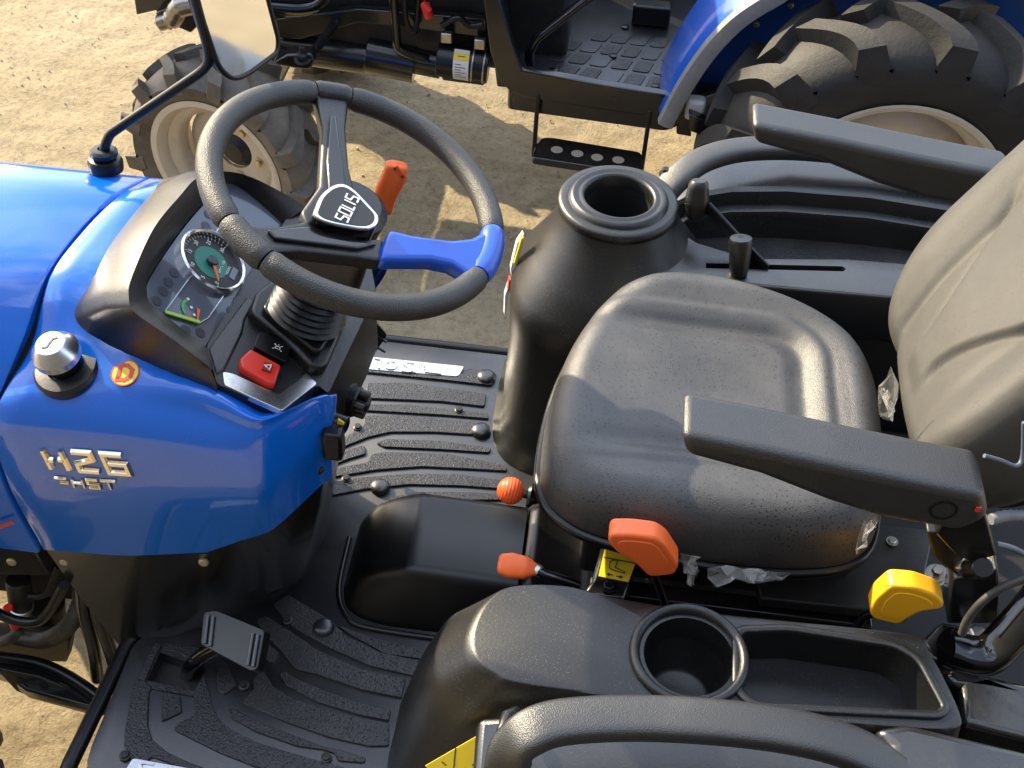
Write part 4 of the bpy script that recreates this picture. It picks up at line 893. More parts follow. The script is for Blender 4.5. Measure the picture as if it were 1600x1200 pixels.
# ---- seat adjusting levers and sticker
kb_ = Pz(798, 767, .86)
lv = tube('seat_tilt_lever', [kb_, Pz(835, 776, .855), Pz(870, 787, .85)], .006, smoothp, T, 12)
uv = lathe('dimpled_ball', [(0, -.0205)]+[(.0205*math.sin(a)*(1+.010*math.cos(26*a)), -.0205*math.cos(a)*(1+.010*math.cos(26*a))) for a in np.linspace(.12, math.pi-.12, 120)]+[(0, .0205)], kb_, Pz(835, 776, .855)-kb_, orange2, lv, 40, 80, label='round dimpled orange knob')
lathe('ball_flange', [(.005, -.002), (.017, -.004), (.019, 0), (.012, .006), (.008, .016), (.009, .03)], Pz(829, 775, .856), V(1, -.06, -.05), smoothp, lv, 24)
ga_, gb_ = Pz(782, 881, .84), Pz(838, 890, .84)
lv = tube('seat_height_lever', [gb_.lerp(ga_, .3), gb_, Pz(850, 897, .84), Pz(905, 915, .82)], [.006, .006, .007, .007], gloss, T, 12)
grip('lever_grip', [ga_, ga_.lerp(gb_, .3), ga_.lerp(gb_, .7), gb_], [.0145, .0185, .0165, .0085], [.011, .014, .014, .008], (0, 1, .6), orange, lv, 20, .6, 'orange barrel shaped grip')
lathe('grip_collar', [(.008, -.004), (.009, 0), (.009, .006), (.007, .008)], gb_, Pz(850, 897, .84)-gb_, steel, lv, 20)
def handle(name, front, top_h, y0, dy, m, label, stem):
    P = [Py(*p, y0) for p in front]
    lv = tube(name, [P[0].lerp(P[len(P)//2], .5)+V(0, dy*.5, 0)]+stem, .006, gloss, T, 12)
    h = prism('lever_grip', rnd(P, .008, 3), (0, dy, 0), m, lv, .007, 3, label)
    c = sum(P, V(0, 0, 0))/len(P)
    prism('grip_inlay', rnd([p.lerp(c, .28)+V(0, -.0012, 0) for p in P], .006, 3), (0, .004, 0), m, lv, .0015, 1)
    return lv
handle('range_lever', ((949, 848), (966, 866), (996, 884), (1014, 903), (1054, 899), (1061, 884), (1040, 852), (1024, 841), (985, 836), (952, 836)), .02, .985, .030, orange, 'large orange angled grip beside the yellow seat sticker', [V(.16, 1.0, .86), V(.19, 1.0, .7)])
handle('hitch_lever', ((1358, 958), (1368, 937), (1392, 916), (1430, 919), (1464, 931), (1476, 943), (1472, 952), (1440, 956), (1424, 964), (1404, 977), (1365, 968)), .02, .985, .030, yellow, 'yellow angled grip beside the tray', [V(.43, 1.0, .88), V(.40, 1.0, .7)])
sb = [Pz(*p, .815) for p in ((908, 930), (925, 905), (940, 850), (950, 842), (1002, 856), (975, 936))]
bk = prism('slide_bracket', sb, (0, 0, -.06), paintblk, T, .006)
st = [Pz(*p, .8165) for p in ((947, 847), (1000, 861), (982, 909), (935, 900))]
prism('seat_sticker', st, (0, 0, -.0012), yel_st, bk, 0, label='yellow sticker with a seat symbol and two arrows')
o_ = Pz(963, 885, .818); Ms = frame_m(o_, (1, -.03, 0), (0, 1, 0))
strokes('sticker_symbol', sc([[(-.3, .8), (-.7, .5), (-.7, -.3), (-.4, -.5), (.9, -.75), (.9, -.55), (-.1, -.15), (.1, .8), (-.3, .8)]], .014), .0016, .0003, Ms, blk_st, bk)
strokes('sticker_symbol', sc([[(-.8, -1.15), (-.25, -1.15)], [(-.6, -1.0), (-.85, -1.15), (-.6, -1.3)], [(.1, -1.25), (.65, -1.25)], [(.45, -1.1), (.7, -1.25), (.45, -1.4)], [(-1.4, .95), (2.0, .75)]], .014), .0016, .0003, Ms, blk_st, bk)
bolt('frame_bolt', Pz(951, 917, .818), (0, 0, 1), .008, smoothp, bk, .006)
# ---- near console with cup holder and tray
zt = .93
topr = [Pz(*p, zt) for p in ((800, 916), (766, 935), (746, 966), (738, 1000), (746, 1030), (775, 1052), (820, 1068), (1000, 1092), (1200, 1119), (1430, 1138), (1492, 1136), (1499, 1112), (1452, 1018), (1418, 990), (1130, 959), (960, 933), (880, 914))]
midr = [V(topr[0].x-.03, topr[0].y+.012, .865)]+[Pz(*p, .865) for p in ((712, 958), (684, 990), (668, 1030), (678, 1072), (718, 1104), (770, 1128))]+[p+V(0, -.018, -.065) for p in topr[7:11]]+[p+V(.015, 0, -.065) for p in topr[11:13]]+[p+V(0, .004, -.065) for p in topr[13:]]
botr = [V(-.10, 1.03, .498), V(-.155, 1.015, .498), V(-.195, .98, .498), V(-.215, .93, .498), V(-.215, .88, .498), V(-.19, .82, .498), V(-.10, .785, .498)]+[V(p.x, .775, .498) for p in topr[7:11]]+[V(.57, .82, .498), V(.57, .92, .498)]+[V(p.x, p.y+.012, .498) for p in topr[13:]]
def ins(r, k, dz): c = sum(r, V(0, 0, 0))/len(r); return [p+(c-p).normalized()*k+V(0, 0, dz) for p in r]
def blend(a, b, t, bow=0): return [p.lerp(q, t)+V(-bow, 0, 0) for p, q in zip(a, b)]
N_ = 5
rr = [botr, blend(botr, midr, .5, .012), blend(botr, midr, .86, .008), midr, blend(midr, topr, .25), blend(midr, topr, .8), ins(blend(midr, topr, .97), .0, 0), ins(topr, .004, 0)]
con = loft('side_console', [cat(r, N_, True) for r in rr], plastic, T, smooth=32, label='low black console with a cup holder and a long tray')
cupc = Pz(1077, 1022, zt+.004)
tr_in = [Pz(*p, zt) for p in ((1150, 985), (1230, 982), (1398, 1008), (1436, 1030), (1478, 1108), (1466, 1119), (1180, 1105), (1150, 1080))]
ctr = sum(tr_in, V(0, 0, 0))/8
cutter1 = loft('cutter', [[p.lerp(ctr, .10)+V(0, 0, -.06) for p in rnd(tr_in, .012, 4)], rnd(tr_in, .012, 4), [p+V(0, 0, .05) for p in rnd(tr_in, .012, 4)]], plastic, None)
cutter2 = lathe('cutter', [(0, -.11), (.048, -.11), (.062, .05), (0, .05)], cupc, (0, 0, 1), plastic, None, 48)
cut(con, [cutter1, cutter2], 40)
lathe('cup_holder', [(0, -.105), (.036, -.105), (.043, -.10), (.060, -.012), (.0635, .001), (.067, .0055), (.072, .006), (.0755, .002), (.077, -.010), (.074, -.03)], cupc, (0, 0, 1), plastic, con, 64, 60)
tube('tray_lip', rnd([p+V(0, 0, .001) for p in tr_in], .014, 5), 1.0, plastic, con, 10, True, flat=((0, 0, 1), .0045, .006, .8))
disc('tray_drain', tr_in[0].lerp(tr_in[7], .45)+V(.02, 0, -.0595), (0, 0, 1), .004, .0008, hole_m, con, 14)
# grab rail and fender on the near side
pts = [Pz(*p, z) for p, z in (((790, 1215), .93), ((800, 1172), .97), ((826, 1146), .995), ((880, 1128), 1.0), ((1000, 1122), 1.0), ((1150, 1131), 1.0), ((1270, 1150), .995), ((1350, 1178), .98), ((1400, 1215), .96))]
tube('grab_rail', cat(pts, 6), 1.0, grain, T, 20, flat=((0, 0, 1), .014, .027, .6))
fpoly = [V(-.07, .765, .90), V(.02, .775, .915), V(.5, .785, .925), V(.62, .80, .925), V(1.0, .82, .92), V(1.3, .8, .86), V(1.3, .42, .86), V(1.0, .40, .92), V(.35, .40, .92), V(.08, .46, .86), V(-.06, .6, .84)]
prism('fender_deck', fpoly, (0, 0, -.03), fend, T, .01, 3)
prism('fender_corner', [Pz(*p, .955) for p in ((1365, 1136), (1417, 1128), (1640, 1180), (1640, 1300), (1380, 1260), (1392, 1165))], (0, 0, -.06), fend, T, .012, 3)
prism('rear_cover', [Pz(*p, .90) for p in ((1505, 1130), (1500, 1060), (1540, 1050), (1660, 1095), (1660, 1170))], (0, 0, -.06), paintblk, T, .01, 3)
tube('fender_bead', [Pz(772, 1210, .93), Pz(782, 1150, .94), Pz(792, 1118, .94), Pz(806, 1112, .93), Pz(820, 1124, .91)], .007, plastic, T, 12)
dq = [(664, 1197), (770, 1136), (764, 1160), (756, 1215), (700, 1225)]
bpy.context.view_layer.update()
hp_ = [hit(*p, con)[0] for p in dq]
dn_ = V(-.35, -.55, .6).normalized()
if all(h is not None for h in hp_): pass
pl_o = Py(730, 1165, .752); dn2 = V(-.25, -.8, .45).normalized()
prism('warning_sticker', [Pl(*p, pl_o, np.array(dn2)) for p in dq], dn2*-.002, yel_st, T, 0, label='yellow warning sticker on the fender front')
for a, b in (((690, 1190), (697, 1196)), ((738, 1196), (744, 1190)), ((712, 1168), (709, 1200))):
    p, q = Pl(*a, pl_o+dn2*.0005, np.array(dn2)), Pl(*b, pl_o+dn2*.0005, np.array(dn2)); M = frame_m(p, q-p, dn2.cross(q-p)); strokes('sticker_line', [[(0, 0), ((q-p).length, 0)]], .0014, .0004, M, blk_st, T)
# ---- engine bay and step under the bonnet, near left
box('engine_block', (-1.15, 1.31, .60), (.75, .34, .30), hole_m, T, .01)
prism('engine_tray', [Py(*p, 1.12) for p in ((-60, 990), (110, 1000), (104, 1035), (-60, 1030))], (0, .03, 0), darkmetal, T, .003)
tube('hose_guard', rnd([Py(*p, 1.05) for p in ((-40, 930), (2, 962), (30, 972), (62, 972), (78, 955), (100, 915))], .03, 5, False), .0085, smoothp, T, 14)
tube('bypass_pipe', rnd([Py(*p, 1.09) for p in ((38, 930), (60, 933), (76, 926), (84, 905), (92, 885))], .02, 4, False), .006, darkmetal, T, 12)
corr('radiator_hose', [Py(25, 995, 1.12), Py(70, 1000, 1.10), Py(105, 980, 1.08), Py(125, 945, 1.10), Py(128, 915, 1.12)], .016, hose, T, .009)
corr('wiring_conduit', [Py(-30, 1010, 1.08), Py(0, 1003, 1.07), Py(18, 996, 1.065), Py(30, 985, 1.065)], .0095, hose, T, .007)
cyl('red_drain_tap', Py(12, 948, 1.07), Py(24, 980, 1.07), .008, red, T); lathe('hose_clip', [(.018, -.004), (.02, -.003), (.02, .003), (.018, .004)], Py(32, 948, 1.08), (.3, .1, 1), steel, T, 24)
cyl('filler_neck', Py(28, 905, 1.10), Py(34, 950, 1.09), .02, darkmetal, T); cyl('oil_filter', Py(70, 940, 1.18), Py(74, 985, 1.18), .035, darkmetal, T)
for i, q in enumerate((((128, 918), (132, 960), (145, 1010), (152, 1060)), ((150, 925), (156, 965), (170, 1010), (182, 1050)))): tube('lift_pipe', cat([Py(*p, 1.075) for p in q], 6), .0115, paintblk, T, 12)
stp = prism('access_step', [Pz(*p, .32) for p in ((-60, 1012), (60, 1036), (120, 1062), (172, 1100), (150, 1108), (40, 1078), (10, 1055), (-60, 1035))], (0, 0, -.03), paintblk, T, .004)
tube('step_edge', cat([Pz(*p, .335) for p in ((-60, 1015), (0, 1026), (60, 1036), (110, 1058), (168, 1098))], 6), .010, smoothp, stp, 12)
prism('step_flange', [Py(*p, 1.045) for p in ((-60, 1035), (60, 1058), (120, 1082), (165, 1104), (150, 1112), (60, 1094), (25, 1080), (-5, 1048), (-60, 1045))], (0, .006, 0), paintblk, stp, .002)
for px, py in ((32, 1063), (68, 1070)): disc('step_hole', Py(px, py, 1.0445), (0, -1, 0), .0075, .0006, hole_m, stp, 18)
# ---- crumpled film: separate scraps
def film(name, outline, seed, label, y=None, z=None, amp=.012):
    r = random.Random(seed); P = [Py(*p, y) if y else Pz(*p, z) for p in outline]; c = sum(P, V(0, 0, 0))/len(P); vs = [c]; fs = []; n = len(P); R4 = 4
    for k in range(1, R4+1):
        for p in P:
            for q in (p,):
                vs.append(c.lerp(p, k/R4)+V(r.uniform(-1, 1), r.uniform(-1, 1), r.uniform(-1, 1))*amp*(.5 if k == R4 else 1))
    for j in range(n):
        fs.append((0, 1+j, 1+(j+1) % n))
        for k in range(R4-1): a = 1+k*n; fs.append((a+j, a+n+j, a+n+(j+1) % n, a+(j+1) % n))
    o = mesh(name, vs, fs, wrap_m, None, 20); return tag(o, label, 'plastic film', 'scraps of clear film left on the seat')
film('plastic_film', ((1378, 600), (1392, 575), (1400, 590), (1402, 640), (1395, 655), (1380, 662), (1376, 640)), 1, 'scrap of clear film poking up between seat cushion and backrest', y=1.22)
film('plastic_film', ((1064, 872), (1085, 875), (1090, 890), (1084, 912), (1078, 916), (1070, 895)), 2, 'short torn film scrap hanging beside the large orange lever', y=1.0)
film('plastic_film', ((1105, 880), (1130, 884), (1180, 892), (1235, 898), (1220, 908), (1190, 912), (1160, 908), (1130, 905), (1116, 914), (1106, 895)), 3, 'long ragged film strip hanging under the seat cushion edge', y=1.008)
film('plastic_film', ((1352, 810), (1370, 806), (1374, 812), (1356, 836), (1346, 855), (1338, 868), (1342, 842)), 4, 'narrow film scrap at the rear corner of the cushion below the near armrest', y=1.02, amp=.006)
# ------------------------------------------------------------------ wheels (both tractors)
WM = {}
def shared(key, parent, loc, mk, name):
    """first call builds the mesh at the origin, later calls share it"""
    if key not in WM:
        o = mk(); WM[key] = o.data; o.location = loc; return o
    o = bpy.data.objects.new(name, WM[key]); link(o, parent); o.location = loc; return o
def tyre_r(a, R, w, rr):          # outer radius of the carcass against axial position
    t = min(1, abs(a)/(w*.5)); return R-.072*R-.125*R*t**2.6
def wheel(root_, name, c, R, w, rr, nl, face, kind, turn=0.0, lugs=True, dishes=True):
    """face: -1 outer side towards -Y. tyre > lug, rim, disc, bolts"""
    c = Vector(c)
    def cy(): 
        prof = [(rr-.004, -w*.36), (rr+.012, -w*.40), (rr+(R-rr)*.25, -w*.475), (rr+(R-rr)*.5, -w*.5)]
        prof += [(tyre_r(a, R, w, rr), a) for a in np.linspace(-w*.49, w*.49, 13)]
        prof += [(rr+(R-rr)*.5, w*.5), (rr+(R-rr)*.25, w*.475), (rr+.012, w*.40), (rr-.004, w*.36)]
        return lathe(name, prof, (0, 0, 0), (0, 1, 0), tyre2 if R < .35 else tyre, root_, 72, 60)
    key = (kind, face)
    W_ = shared(key+('t',), root_, c, cy, name)
    if W_.parent and W_.parent.type == 'EMPTY': W_.matrix_parent_inverse = Matrix.Translation(-root_.location)
    def sub(k, nm, mk, rot=None):
        o = shared(key+(k,), W_, (0, 0, 0), mk, nm); 
        if rot is not None: o.rotation_euler = (0, rot, 0)
        return o
    if lugs:
        def mk(s):
            def f():
                rings = []; K = 9; lh = .030*R/.475; lw = .060*R/.475
                for i in range(K):
                    t = i/(K-1); a = s*(-.05+.56*t)*w
                    ang = (.30*t+.22*t*t*(1-t))*1.05*(w/.26)*(.475/R)*.9
                    rs = tyre_r(a, R, w, rr)-.006; rt = R-.055*R*t**3+ (0 if t < .95 else -.002); wd = lw*(1+.25*t)
                    if i == K-1: a = s*.508*w
                    ring = []
                    for (dr, f2) in ((rs, -.62), (rt, -.42), (rt, .42), (rs, .62)):
                        ph = ang+f2*wd/R; ring.append(V(dr*math.sin(ph), a, dr*math.cos(ph)))
                    rings.append(ring)
                # run down the sidewall
                for (rad, aa, k) in ((R-.19*R, .512, .95), (R-.255*R, .492, .85)):
                    ring = []
                    for (dr, f2) in ((0, -.6), (.006, -.4), (.006, .4), (0, .6)):
                        ph = ang+f2*wd*k*1.25/R; ring.append(V((rad)*math.sin(ph), s*(aa*w+dr*.8-.003), (rad)*math.cos(ph)))
                    rings.append(ring)
                return loft('lug', rings, tyre2 if R < .35 else tyre, W_, smooth=28)
            return f
        for i in range(nl):
            sub('lugA', 'lug', mk(1), turn+2*math.pi*i/nl); sub('lugB', 'lug', mk(-1), turn+2*math.pi*(i+.5)/nl)
    f = face
    def rimmk():
        q = [(rr+.008, f*w*.405), (rr+.012, f*w*.415), (rr+.006, f*w*.425), (rr-.006, f*w*.41), (rr-.012, f*w*.36), (rr-.02, f*w*.30), (rr-.022, f*w*.24), (rr-.042, f*w*.19), (rr-.05, f*w*.12), (rr-.05, -f*w*.05), (rr-.03, -f*w*.2), (rr-.015, -f*w*.38), (rr-.004, -f*w*.38), (rr-.004, f*w*.39)]
        return lathe('rim', q, (0, 0, 0), (0, 1, 0), cream, W_, 64, 35, close=True)
    sub('rim', 'rim', rimmk)
    dpos = f*w*(.10 if R > .4 else -.10)
    def dk():
        q = [(.055, dpos), (rr*.62, dpos+f*.004), (rr*.72, dpos-f*.004), (rr-.051, dpos-f*.03), (rr-.051, dpos-f*.038), (.055, dpos-f*.01)]
        return lathe('wheel_disc', q, (0, 0, 0), (0, 1, 0), cream, W_, 48, 35, close=True)
    sub('disc', 'wheel_disc', dk)
    sub('hub', 'hub_cap', lambda: lathe('hub_cap', [(.056, dpos-f*.012), (.045, dpos-f*.006), (.03, dpos+f*.012), (.012, dpos+f*.016), (0, dpos+f*.016)], (0, 0, 0), (0, 1, 0), darkmetal, W_, 32))
    def bk(): return bolt('wheel_bolt', (0, dpos+f*.002, rr*.42), (0, f, 0), .0105, brass, W_, .012)
    for i in range(5): sub('bolt', 'wheel_bolt', bk, .5+2*math.pi*i/5)
    return W_
# ------------------------------------------------------------------ far tractor
F = root('compact_tractor', (-.2, 3.2, 0), 'blue tractor with cream wheel rims and a hanging step, standing beyond the steering wheel', 'tractor', 'blue tractors parked side by side')
FWc = V(-1.0, 2.70, .305)
fw = wheel(F, 'front_wheel', FWc, .305, .185, .19, 13, -1, 'f', .1)
wheel(F, 'front_wheel', (-1.0, 3.70, .305), .305, .185, .19, 13, 1, 'g', .25)
RWc = V(.72, 2.66, .475)
fw.rotation_euler = (0, 0, R_(-16))
rw = wheel(F, 'rear_wheel', RWc, .48, .27, .268, 14, -1, 'r', .06)
wheel(F, 'rear_wheel', (.72, 3.68, .475), .48, .27, .268, 14, 1, 's', .2)
prism('teal_tag', [Py(*p, 2.655) for p in ((297, 207), (308, 206), (318, 226), (312, 232), (302, 222))], (0, .002, 0), teal, fw, 0)
prism('paper_tag', [Py(*p, 2.655) for p in ((308, 205), (322, 192), (330, 200), (318, 216))], (0, .002, 0), white_st, fw, 0)
cyl('valve_stem', Py(1489, 207, 2.63), Py(1478, 226, 2.64), .0065, brass, rw); 
prism('rim_label', [Py(*p, 2.655) for p in ((1375, 203), (1404, 201), (1406, 210), (1380, 208))], (0, .002, 0), white_st, rw, 0)
# front axle, engine, chassis
def cx_(px, py, y): return Py(px, py, y)
ax = cyl('front_axle', V(-1.0, 2.80, .31), V(-1.0, 3.60, .31), .045, paintblk, F)
cyl('axle_sleeve', Py(440, 70, 3.05), Py(590, 92, 3.05), .048, paintblk, F); cyl('axle_sleeve', Py(575, 82, 3.05), Py(650, 98, 3.05), .058, paintblk, F)
cyl('drive_shaft', Py(650, 92, 3.05), Py(690, 100, 3.05), .042, paintblk, F)
hc = cyl('hydraulic_filter', Py(684, 92, 2.98), Py(764, 104, 2.98), .047, smoothp, F, 32, label='glossy black filter canister with a white and yellow label')
a_, b_ = Py(684, 92, 2.98), Py(764, 104, 2.98); dr = (b_-a_).normalized()
lathe('filter_band', [(.0475, 0), (.0485, .001), (.0485, .004), (.0475, .005)], a_.lerp(b_, .68), dr, steel, hc, 32); lathe('filter_band', [(.0475, 0), (.0485, .001), (.0485, .004), (.0475, .005)], a_.lerp(b_, .9), dr, steel, hc, 32)
def wraplabel(nm, s0, s1, t0, t1, m, r=.0482):
    u_ = V(0, -1, 0); v_ = V(0, 0, 1); rings = []
    for i in range(9):
        t = R_(t0+(t1-t0)*i/8); q = u_*math.cos(t)+v_*math.sin(t); rings.append([a_.lerp(b_, s0)+q*r, a_.lerp(b_, s1)+q*r])
    return loft(nm, rings, m, hc, closed=False, smooth=60)
wraplabel('white_label', .34, .64, -45, 75, white_st); wraplabel('yellow_label', .345, .635, 36, 62, yel_st, .0486)
for i in range(6): wraplabel('label_line', .38, .58 if i % 2 else .5, 22-i*9, 24-i*9, blk_st, .0487)
wraplabel('label_arrow', .42, .56, 48, 51, blk_st, .0489)
box('engine_block', (-.62, 3.22, .62), (1.0, .36, .36), darkmetal, F, .02)
box('gearbox', (.25, 3.25, .36), (.8, .26, .20), darkmetal, F, .03)
prism('frame_rail', [Py(*p, 3.0) for p in ((430, 30), (560, 14), (760, 30), (760, 60), (640, 44), (560, 36), (470, 62), (436, 60))], (0, .03, 0), paintblk, F, .004)
tube('chassis_tube', rnd([Py(*p, 2.96) for p in ((400, 8), (470, 14), (500, 8), (520, -20))], .03, 4, False), .018, gloss, F, 14)
tube('steering_tube', cat([Py(613, -20, 2.95), Py(618, 40, 2.95), Py(622, 72, 2.95), Py(640, 84, 2.96), Py(668, 92, 2.98)], 6), .013, gloss, F, 14)
tube('fuel_hose', cat([Py(632, -20, 2.97), Py(634, 30, 2.97), Py(648, 50, 2.97), Py(652, 20, 2.98), Py(655, -20, 2.98)], 6), .008, smoothp, F, 10)
tube('fuel_hose', cat([Py(690, 40, 2.98), Py(715, 28, 2.98), Py(735, 40, 2.98), Py(755, 38, 2.98)], 6), .009, smoothp, F, 10)
for q in ((698, 58), (750, 68)): box('filter_clamp', Py(*q, 2.97), (.03, .02, .03), steel, F, .003)
cyl('red_tap', Py(664, 6, 2.96), Py(671, 28, 2.955), .013, red, F); cyl('red_tap_lever', Py(660, 4, 2.95), Py(672, 18, 2.945), .009, red, F)
bra = prism('steering_arm', [Py(*p, 2.83) for p in ((425, 100), (448, 86), (486, 84), (492, 96), (484, 110), (462, 108), (440, 104))], (0, .05, 0), paintblk, F, .006)
tube('drag_link', [Py(482, 92, 2.84), Py(525, 35, 3.0)], .013, paintblk, F); bolt('track_rod_nut', Py(473, 92, 2.83), (0, -.3, 1), .015, darkmetal, F, .02); cyl('track_rod_stud', Py(473, 88, 2.83), Py(472, 72, 2.83), .008, darkmetal, F)
prism('filter_bracket', [Py(*p, 2.95) for p in ((688, 118), (758, 130), (755, 134), (692, 126))], (0, .04, 0), paintblk, F, .003)
# front bracket and exhaust at the top left
prism('front_bracket', [Py(*p, 2.98) for p in ((205, -30), (213, 24), (243, 17), (258, 25), (290, 42), (312, 35), (318, -30))], (0, .10, 0), paintblk, F, .004)
prism('front_bracket', [Py(*p, 2.94) for p in ((243, 20), (246, 43), (268, 48), (270, 40), (298, 52), (312, 38), (300, 20), (262, 12))], (0, .05, 0), paintblk, F, .004)
tube('exhaust_pipe', cat([Py(330, 4, 2.92), Py(298, 6, 2.92), Py(280, 12, 2.92), Py(270, 28, 2.92), Py(250, 36, 2.92)], 6), [.03]*12+[.028]*8+[.022]*5, pipe_m, F, 20)
tube('radiator_pipe', cat([Py(420, 14, 2.97), Py(450, 18, 2.97), Py(485, 14, 2.97), Py(500, -4, 2.97)], 6), .016, gloss, F, 14)
# bonnet, mostly above the frame
def fsec(x, k):
    s = sect(.80, 1.05, (1.15, 1.12), 1.19); return cat([V(x, 3.22+(y-YC)*1.05*k, .80+(z-.80)*k) for y, z in s], 4)
loft('bonnet', [fsec(-1.75, .6), fsec(-1.7, .75), fsec(-1.5, .9), fsec(-1.1, .97), fsec(-.5, 1), fsec(-.35, 1.02), fsec(-.33, .9)], bluef, F, closed=True, smooth=60)
# cab floor with its tiles, sill and handrail
fz = .5
f0 = [Pz(*p, fz) for p in ((812, 112), (1040, 148), (1098, 40), (940, 20))]
FL = [V(-.245, 2.865, fz), V(.165, 2.835, fz), V(.30, 3.55, fz), V(-.245, 3.55, fz)]
plat = prism('floor_platform', rnd([V(-.262, 2.85, fz), V(.172, 2.822, fz), V(.35, 3.0, fz), V(.35, 3.62, fz), V(-.262, 3.62, fz)], .02, 3), (0, 0, -.06), paintblk, F, .004)
prism('platform_mat', rnd([V(-.25, 2.866, fz+.004), V(.158, 2.838, fz+.004), V(.30, 2.95, fz+.004), V(.30, 3.56, fz+.004), V(-.25, 3.56, fz+.004)], .015, 3), (0, 0, -.006), rubber, plat, .002)
tq = [Pz(*p, fz+.004) for p in ((828, 112), (1038, 143), (1082, 62), (905, 45))]
def bil(u_, v_): return tq[0].lerp(tq[1], u_).lerp(tq[3].lerp(tq[2], u_), v_)
for r_i in range(4):
    for c_i in range(6):
        u0, u1 = (c_i+.1)/6, (c_i+.88)/6; v0, v1 = (r_i+.1)/4, (r_i+.88)/4
        if r_i == 3 and c_i == 0: continue
        prism('floor_tile', rnd([bil(u0, v0)+V(0, 0, .003), bil(u1, v0)+V(0, 0, .003), bil(u1, v1)+V(0, 0, .003), bil(u0, v1)+V(0, 0, .003)], .008, 2), (0, 0, -.003), ribtex if (r_i+c_i) % 3 else rubber, plat, .001, 1)
for q in ((977, 43), (1024, 135), (865, 110), (958, 88)): lathe('mat_bolt', [(.011, -.002), (.011, .004), (.006, .006), (0, .006)], Pz(*q, fz+.006), (0, 0, 1), smoothp, plat, 16)
prism('platform_bulkhead', [V(-.262, 2.86, .50), V(-.262, 3.6, .50), V(-.33, 3.6, .95), V(-.33, 2.86, .95)], (-.03, 0, 0), paintblk, F, .004)
prism('sill_panel', [Py(*p, 2.825) for p in ((750, -40), (768, -40), (800, 70), (816, 110), (930, 131), (1043, 149), (1036, 185), (930, 170), (818, 152), (794, 141), (778, 122), (766, 80))], (0, .03, 0), paintblk, F, .004)
tube('entry_handrail', rnd([Py(*p, 2.90) for p in ((828, 102), (826, 84), (838, 60), (905, 8), (935, -14))], .03, 5, False), .0125, gloss, F, 14)
disc('floor_opening', Pz(843, 82, fz+.005), (0, 0, 1), .016, .0008, hole_m, plat, 18)
box('seat_pedestal', (.05, 3.66, .56), (.5, .12, .5), smoothp, F, .01)
box('floor_box', Pz(1018, 20, .54), (.11, .05, .06), smoothp, F, .006)
# hanging step
sp_ = prism('hanging_step', rnd([Py(*p, 2.80) for p in ((833, 240), (836, 228), (846, 214))], 0)+[Py(1001, 238, 2.88), Py(1004, 250, 2.80)], (0, .004, 0), paintblk, F, 0)
bpy.data.objects.remove(sp_)
sz = .358
tread = [Pz(*p, sz) for p in ((831, 246), (836, 228), (845, 215), (860, 214), (1000, 237), (1006, 248), (1004, 266), (990, 270))]
stp = prism('hanging_step', rnd(tread, .012, 3), (0, 0, -.022), paintblk, F, .005, label='black hanging step with round drain holes')
for q in ((870, 234), (902, 240), (933, 246), (966, 250)):
    disc('step_hole', Pz(*q, sz+.0003), (0, 0, 1), .0165, .0006, mat('ground_seen_through', (.3, .26, .19), .9) if 'ground_seen_through' not in MATS else MATS['ground_seen_through'], stp, 24)
for (t_, b2) in (((842, 150), (833, 240)), ((1014, 178), (1004, 262))): box('step_leg', (Py(*t_, 2.84)+Py(*b2, 2.82))/2, (.012, .018, .20), smoothp, stp, .003)
# rear fender: arched strip with a grey lip and an inner wall
LY = 2.745
lpx = [Py(*p, LY) for p in ((1036, 196), (1062, 146), (1090, 102), (1118, 66), (1150, 34), (1184, 10), (1215, -8))]
lx = lpx+[V(.47, LY, .985), V(.60, LY, 1.03), V(.75, LY, 1.045), V(.90, LY, 1.03), V(1.05, LY, .97), V(1.17, LY, .87)]
lx = cat(lx, 5); NL = len(lx); RC = V(RWc.x, LY, RWc.z)
def outw(i):
    t = (lx[min(i+1, NL-1)]-lx[max(i-1, 0)]).normalized(); return V(-t.z, 0, t.x)*(1 if V(-t.z, 0, t.x).dot(lx[i]-RC) > 0 else -1)
rf = loft('rear_fender', [[p+outw(i)*h+V(0, dy, 0) for h, dy in ((.004, .005), (.012, .05), (.016, .16), (.014, .30), (.006, .30), (.007, .16), (.004, .05), (-.006, .005))] for i, p in enumerate(lx)], bluef, F, smooth=50)
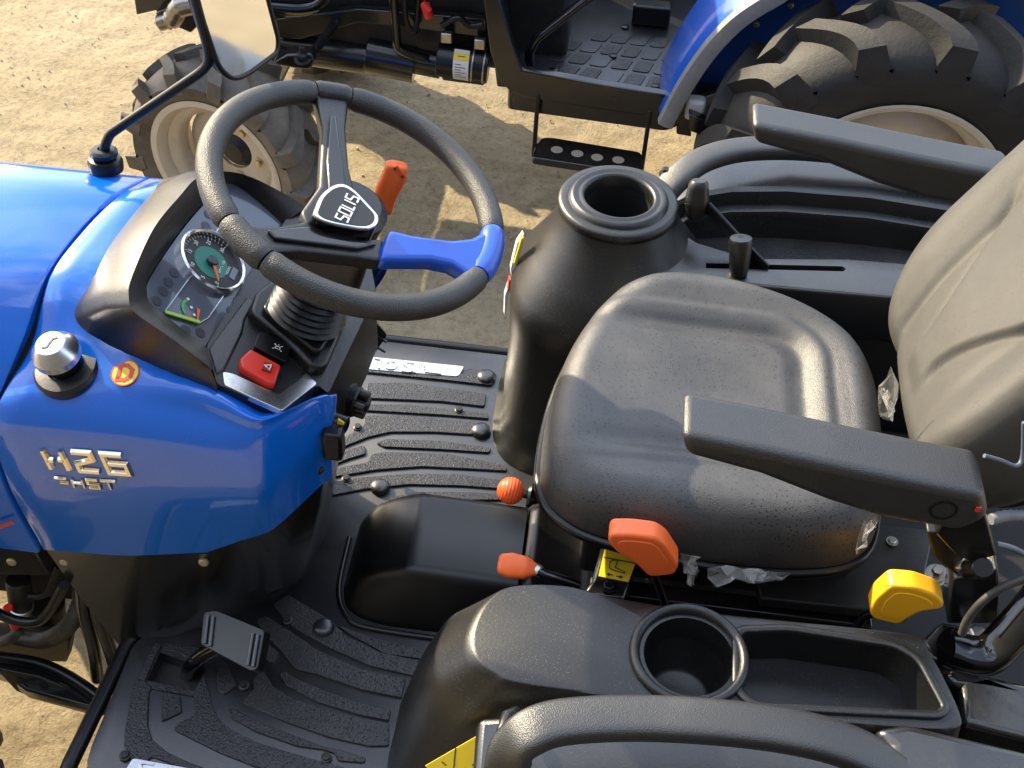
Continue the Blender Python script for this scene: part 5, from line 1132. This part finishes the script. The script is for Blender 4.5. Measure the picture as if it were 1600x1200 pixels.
loft('fender_lip', [[p+outw(i)*h+V(0, dy, 0) for h, dy in ((.012, .028), (.016, .022), (.013, -.002), (-.004, -.006), (-.024, -.004), (-.026, .002), (-.006, .006), (-.002, .03))] for i, p in enumerate(lx)], greyfl, rf, smooth=40, label='grey rubber fender lip')
wall = [p+V(0, .24, 0) for p in lx[::3]]+[V(1.17, LY+.24, .5), V(.30, LY+.24, .5)]
prism('fender_wall', wall, (0, .012, 0), bluef, rf, .002)
for q in ((1182, 38), (1236, 8)): bolt('fender_bolt', Py(*q, 2.983), (0, -1, 0), .006, steel, rf, .005)
for q in ((1072, 137), (1055, 172)): bolt('fender_bolt', Py(*q, 2.75), (0, -1, 0), .008, steel, rf, .006)
prism('fender_stay', [Py(*p, 2.80) for p in ((1056, 160), (1080, 118), (1092, 118), (1078, 170), (1080, 214), (1057, 210))], (0, .02, 0), paintblk, F, .003)
prism('fender_stay', [Py(*p, 2.72) for p in ((1076, 178), (1120, 196), (1120, 222), (1078, 205))], (0, .03, 0), paintblk, F, .003)
box('axle_clamp', Py(1086, 168, 2.78), (.05, .04, .06), white_st, F, .01)
corr('fender_spring', [Py(1095, 148, 2.85), Py(1128, 138, 2.85)], .008, darkmetal, F, .006)
cyl('rear_axle', V(.72, 2.8, .475), V(.72, 3.6, .475), .07, paintblk, F)
box('driver_seat', (.62, 3.22, 1.02), (.44, .46, .12), smoothp, F, .04); box('driver_seat_back', (.86, 3.22, 1.25), (.1, .44, .42), smoothp, F, .04)
# ------------------------------------------------------------------ running gear of the near tractor
wheel(T, 'front_wheel', (-1.2, .87, .305), .305, .185, .19, 13, -1, 'f', .3)
wheel(T, 'front_wheel', (-1.2, 1.75, .305), .305, .185, .19, 13, 1, 'g', .1)
wheel(T, 'rear_wheel', (.66, .62, .42), .42, .24, .235, 14, -1, 'p', .1)
wheel(T, 'rear_wheel', (.66, 2.0, .42), .42, .24, .235, 14, 1, 'q', .1)
cyl('front_axle', (-1.2, .95, .31), (-1.2, 1.67, .31), .045, paintblk, T); cyl('rear_axle', (.66, .7, .42), (.66, 1.9, .42), .06, paintblk, T)
box('transmission', (.15, 1.31, .38), (1.6, .26, .16), darkmetal, T, .02)
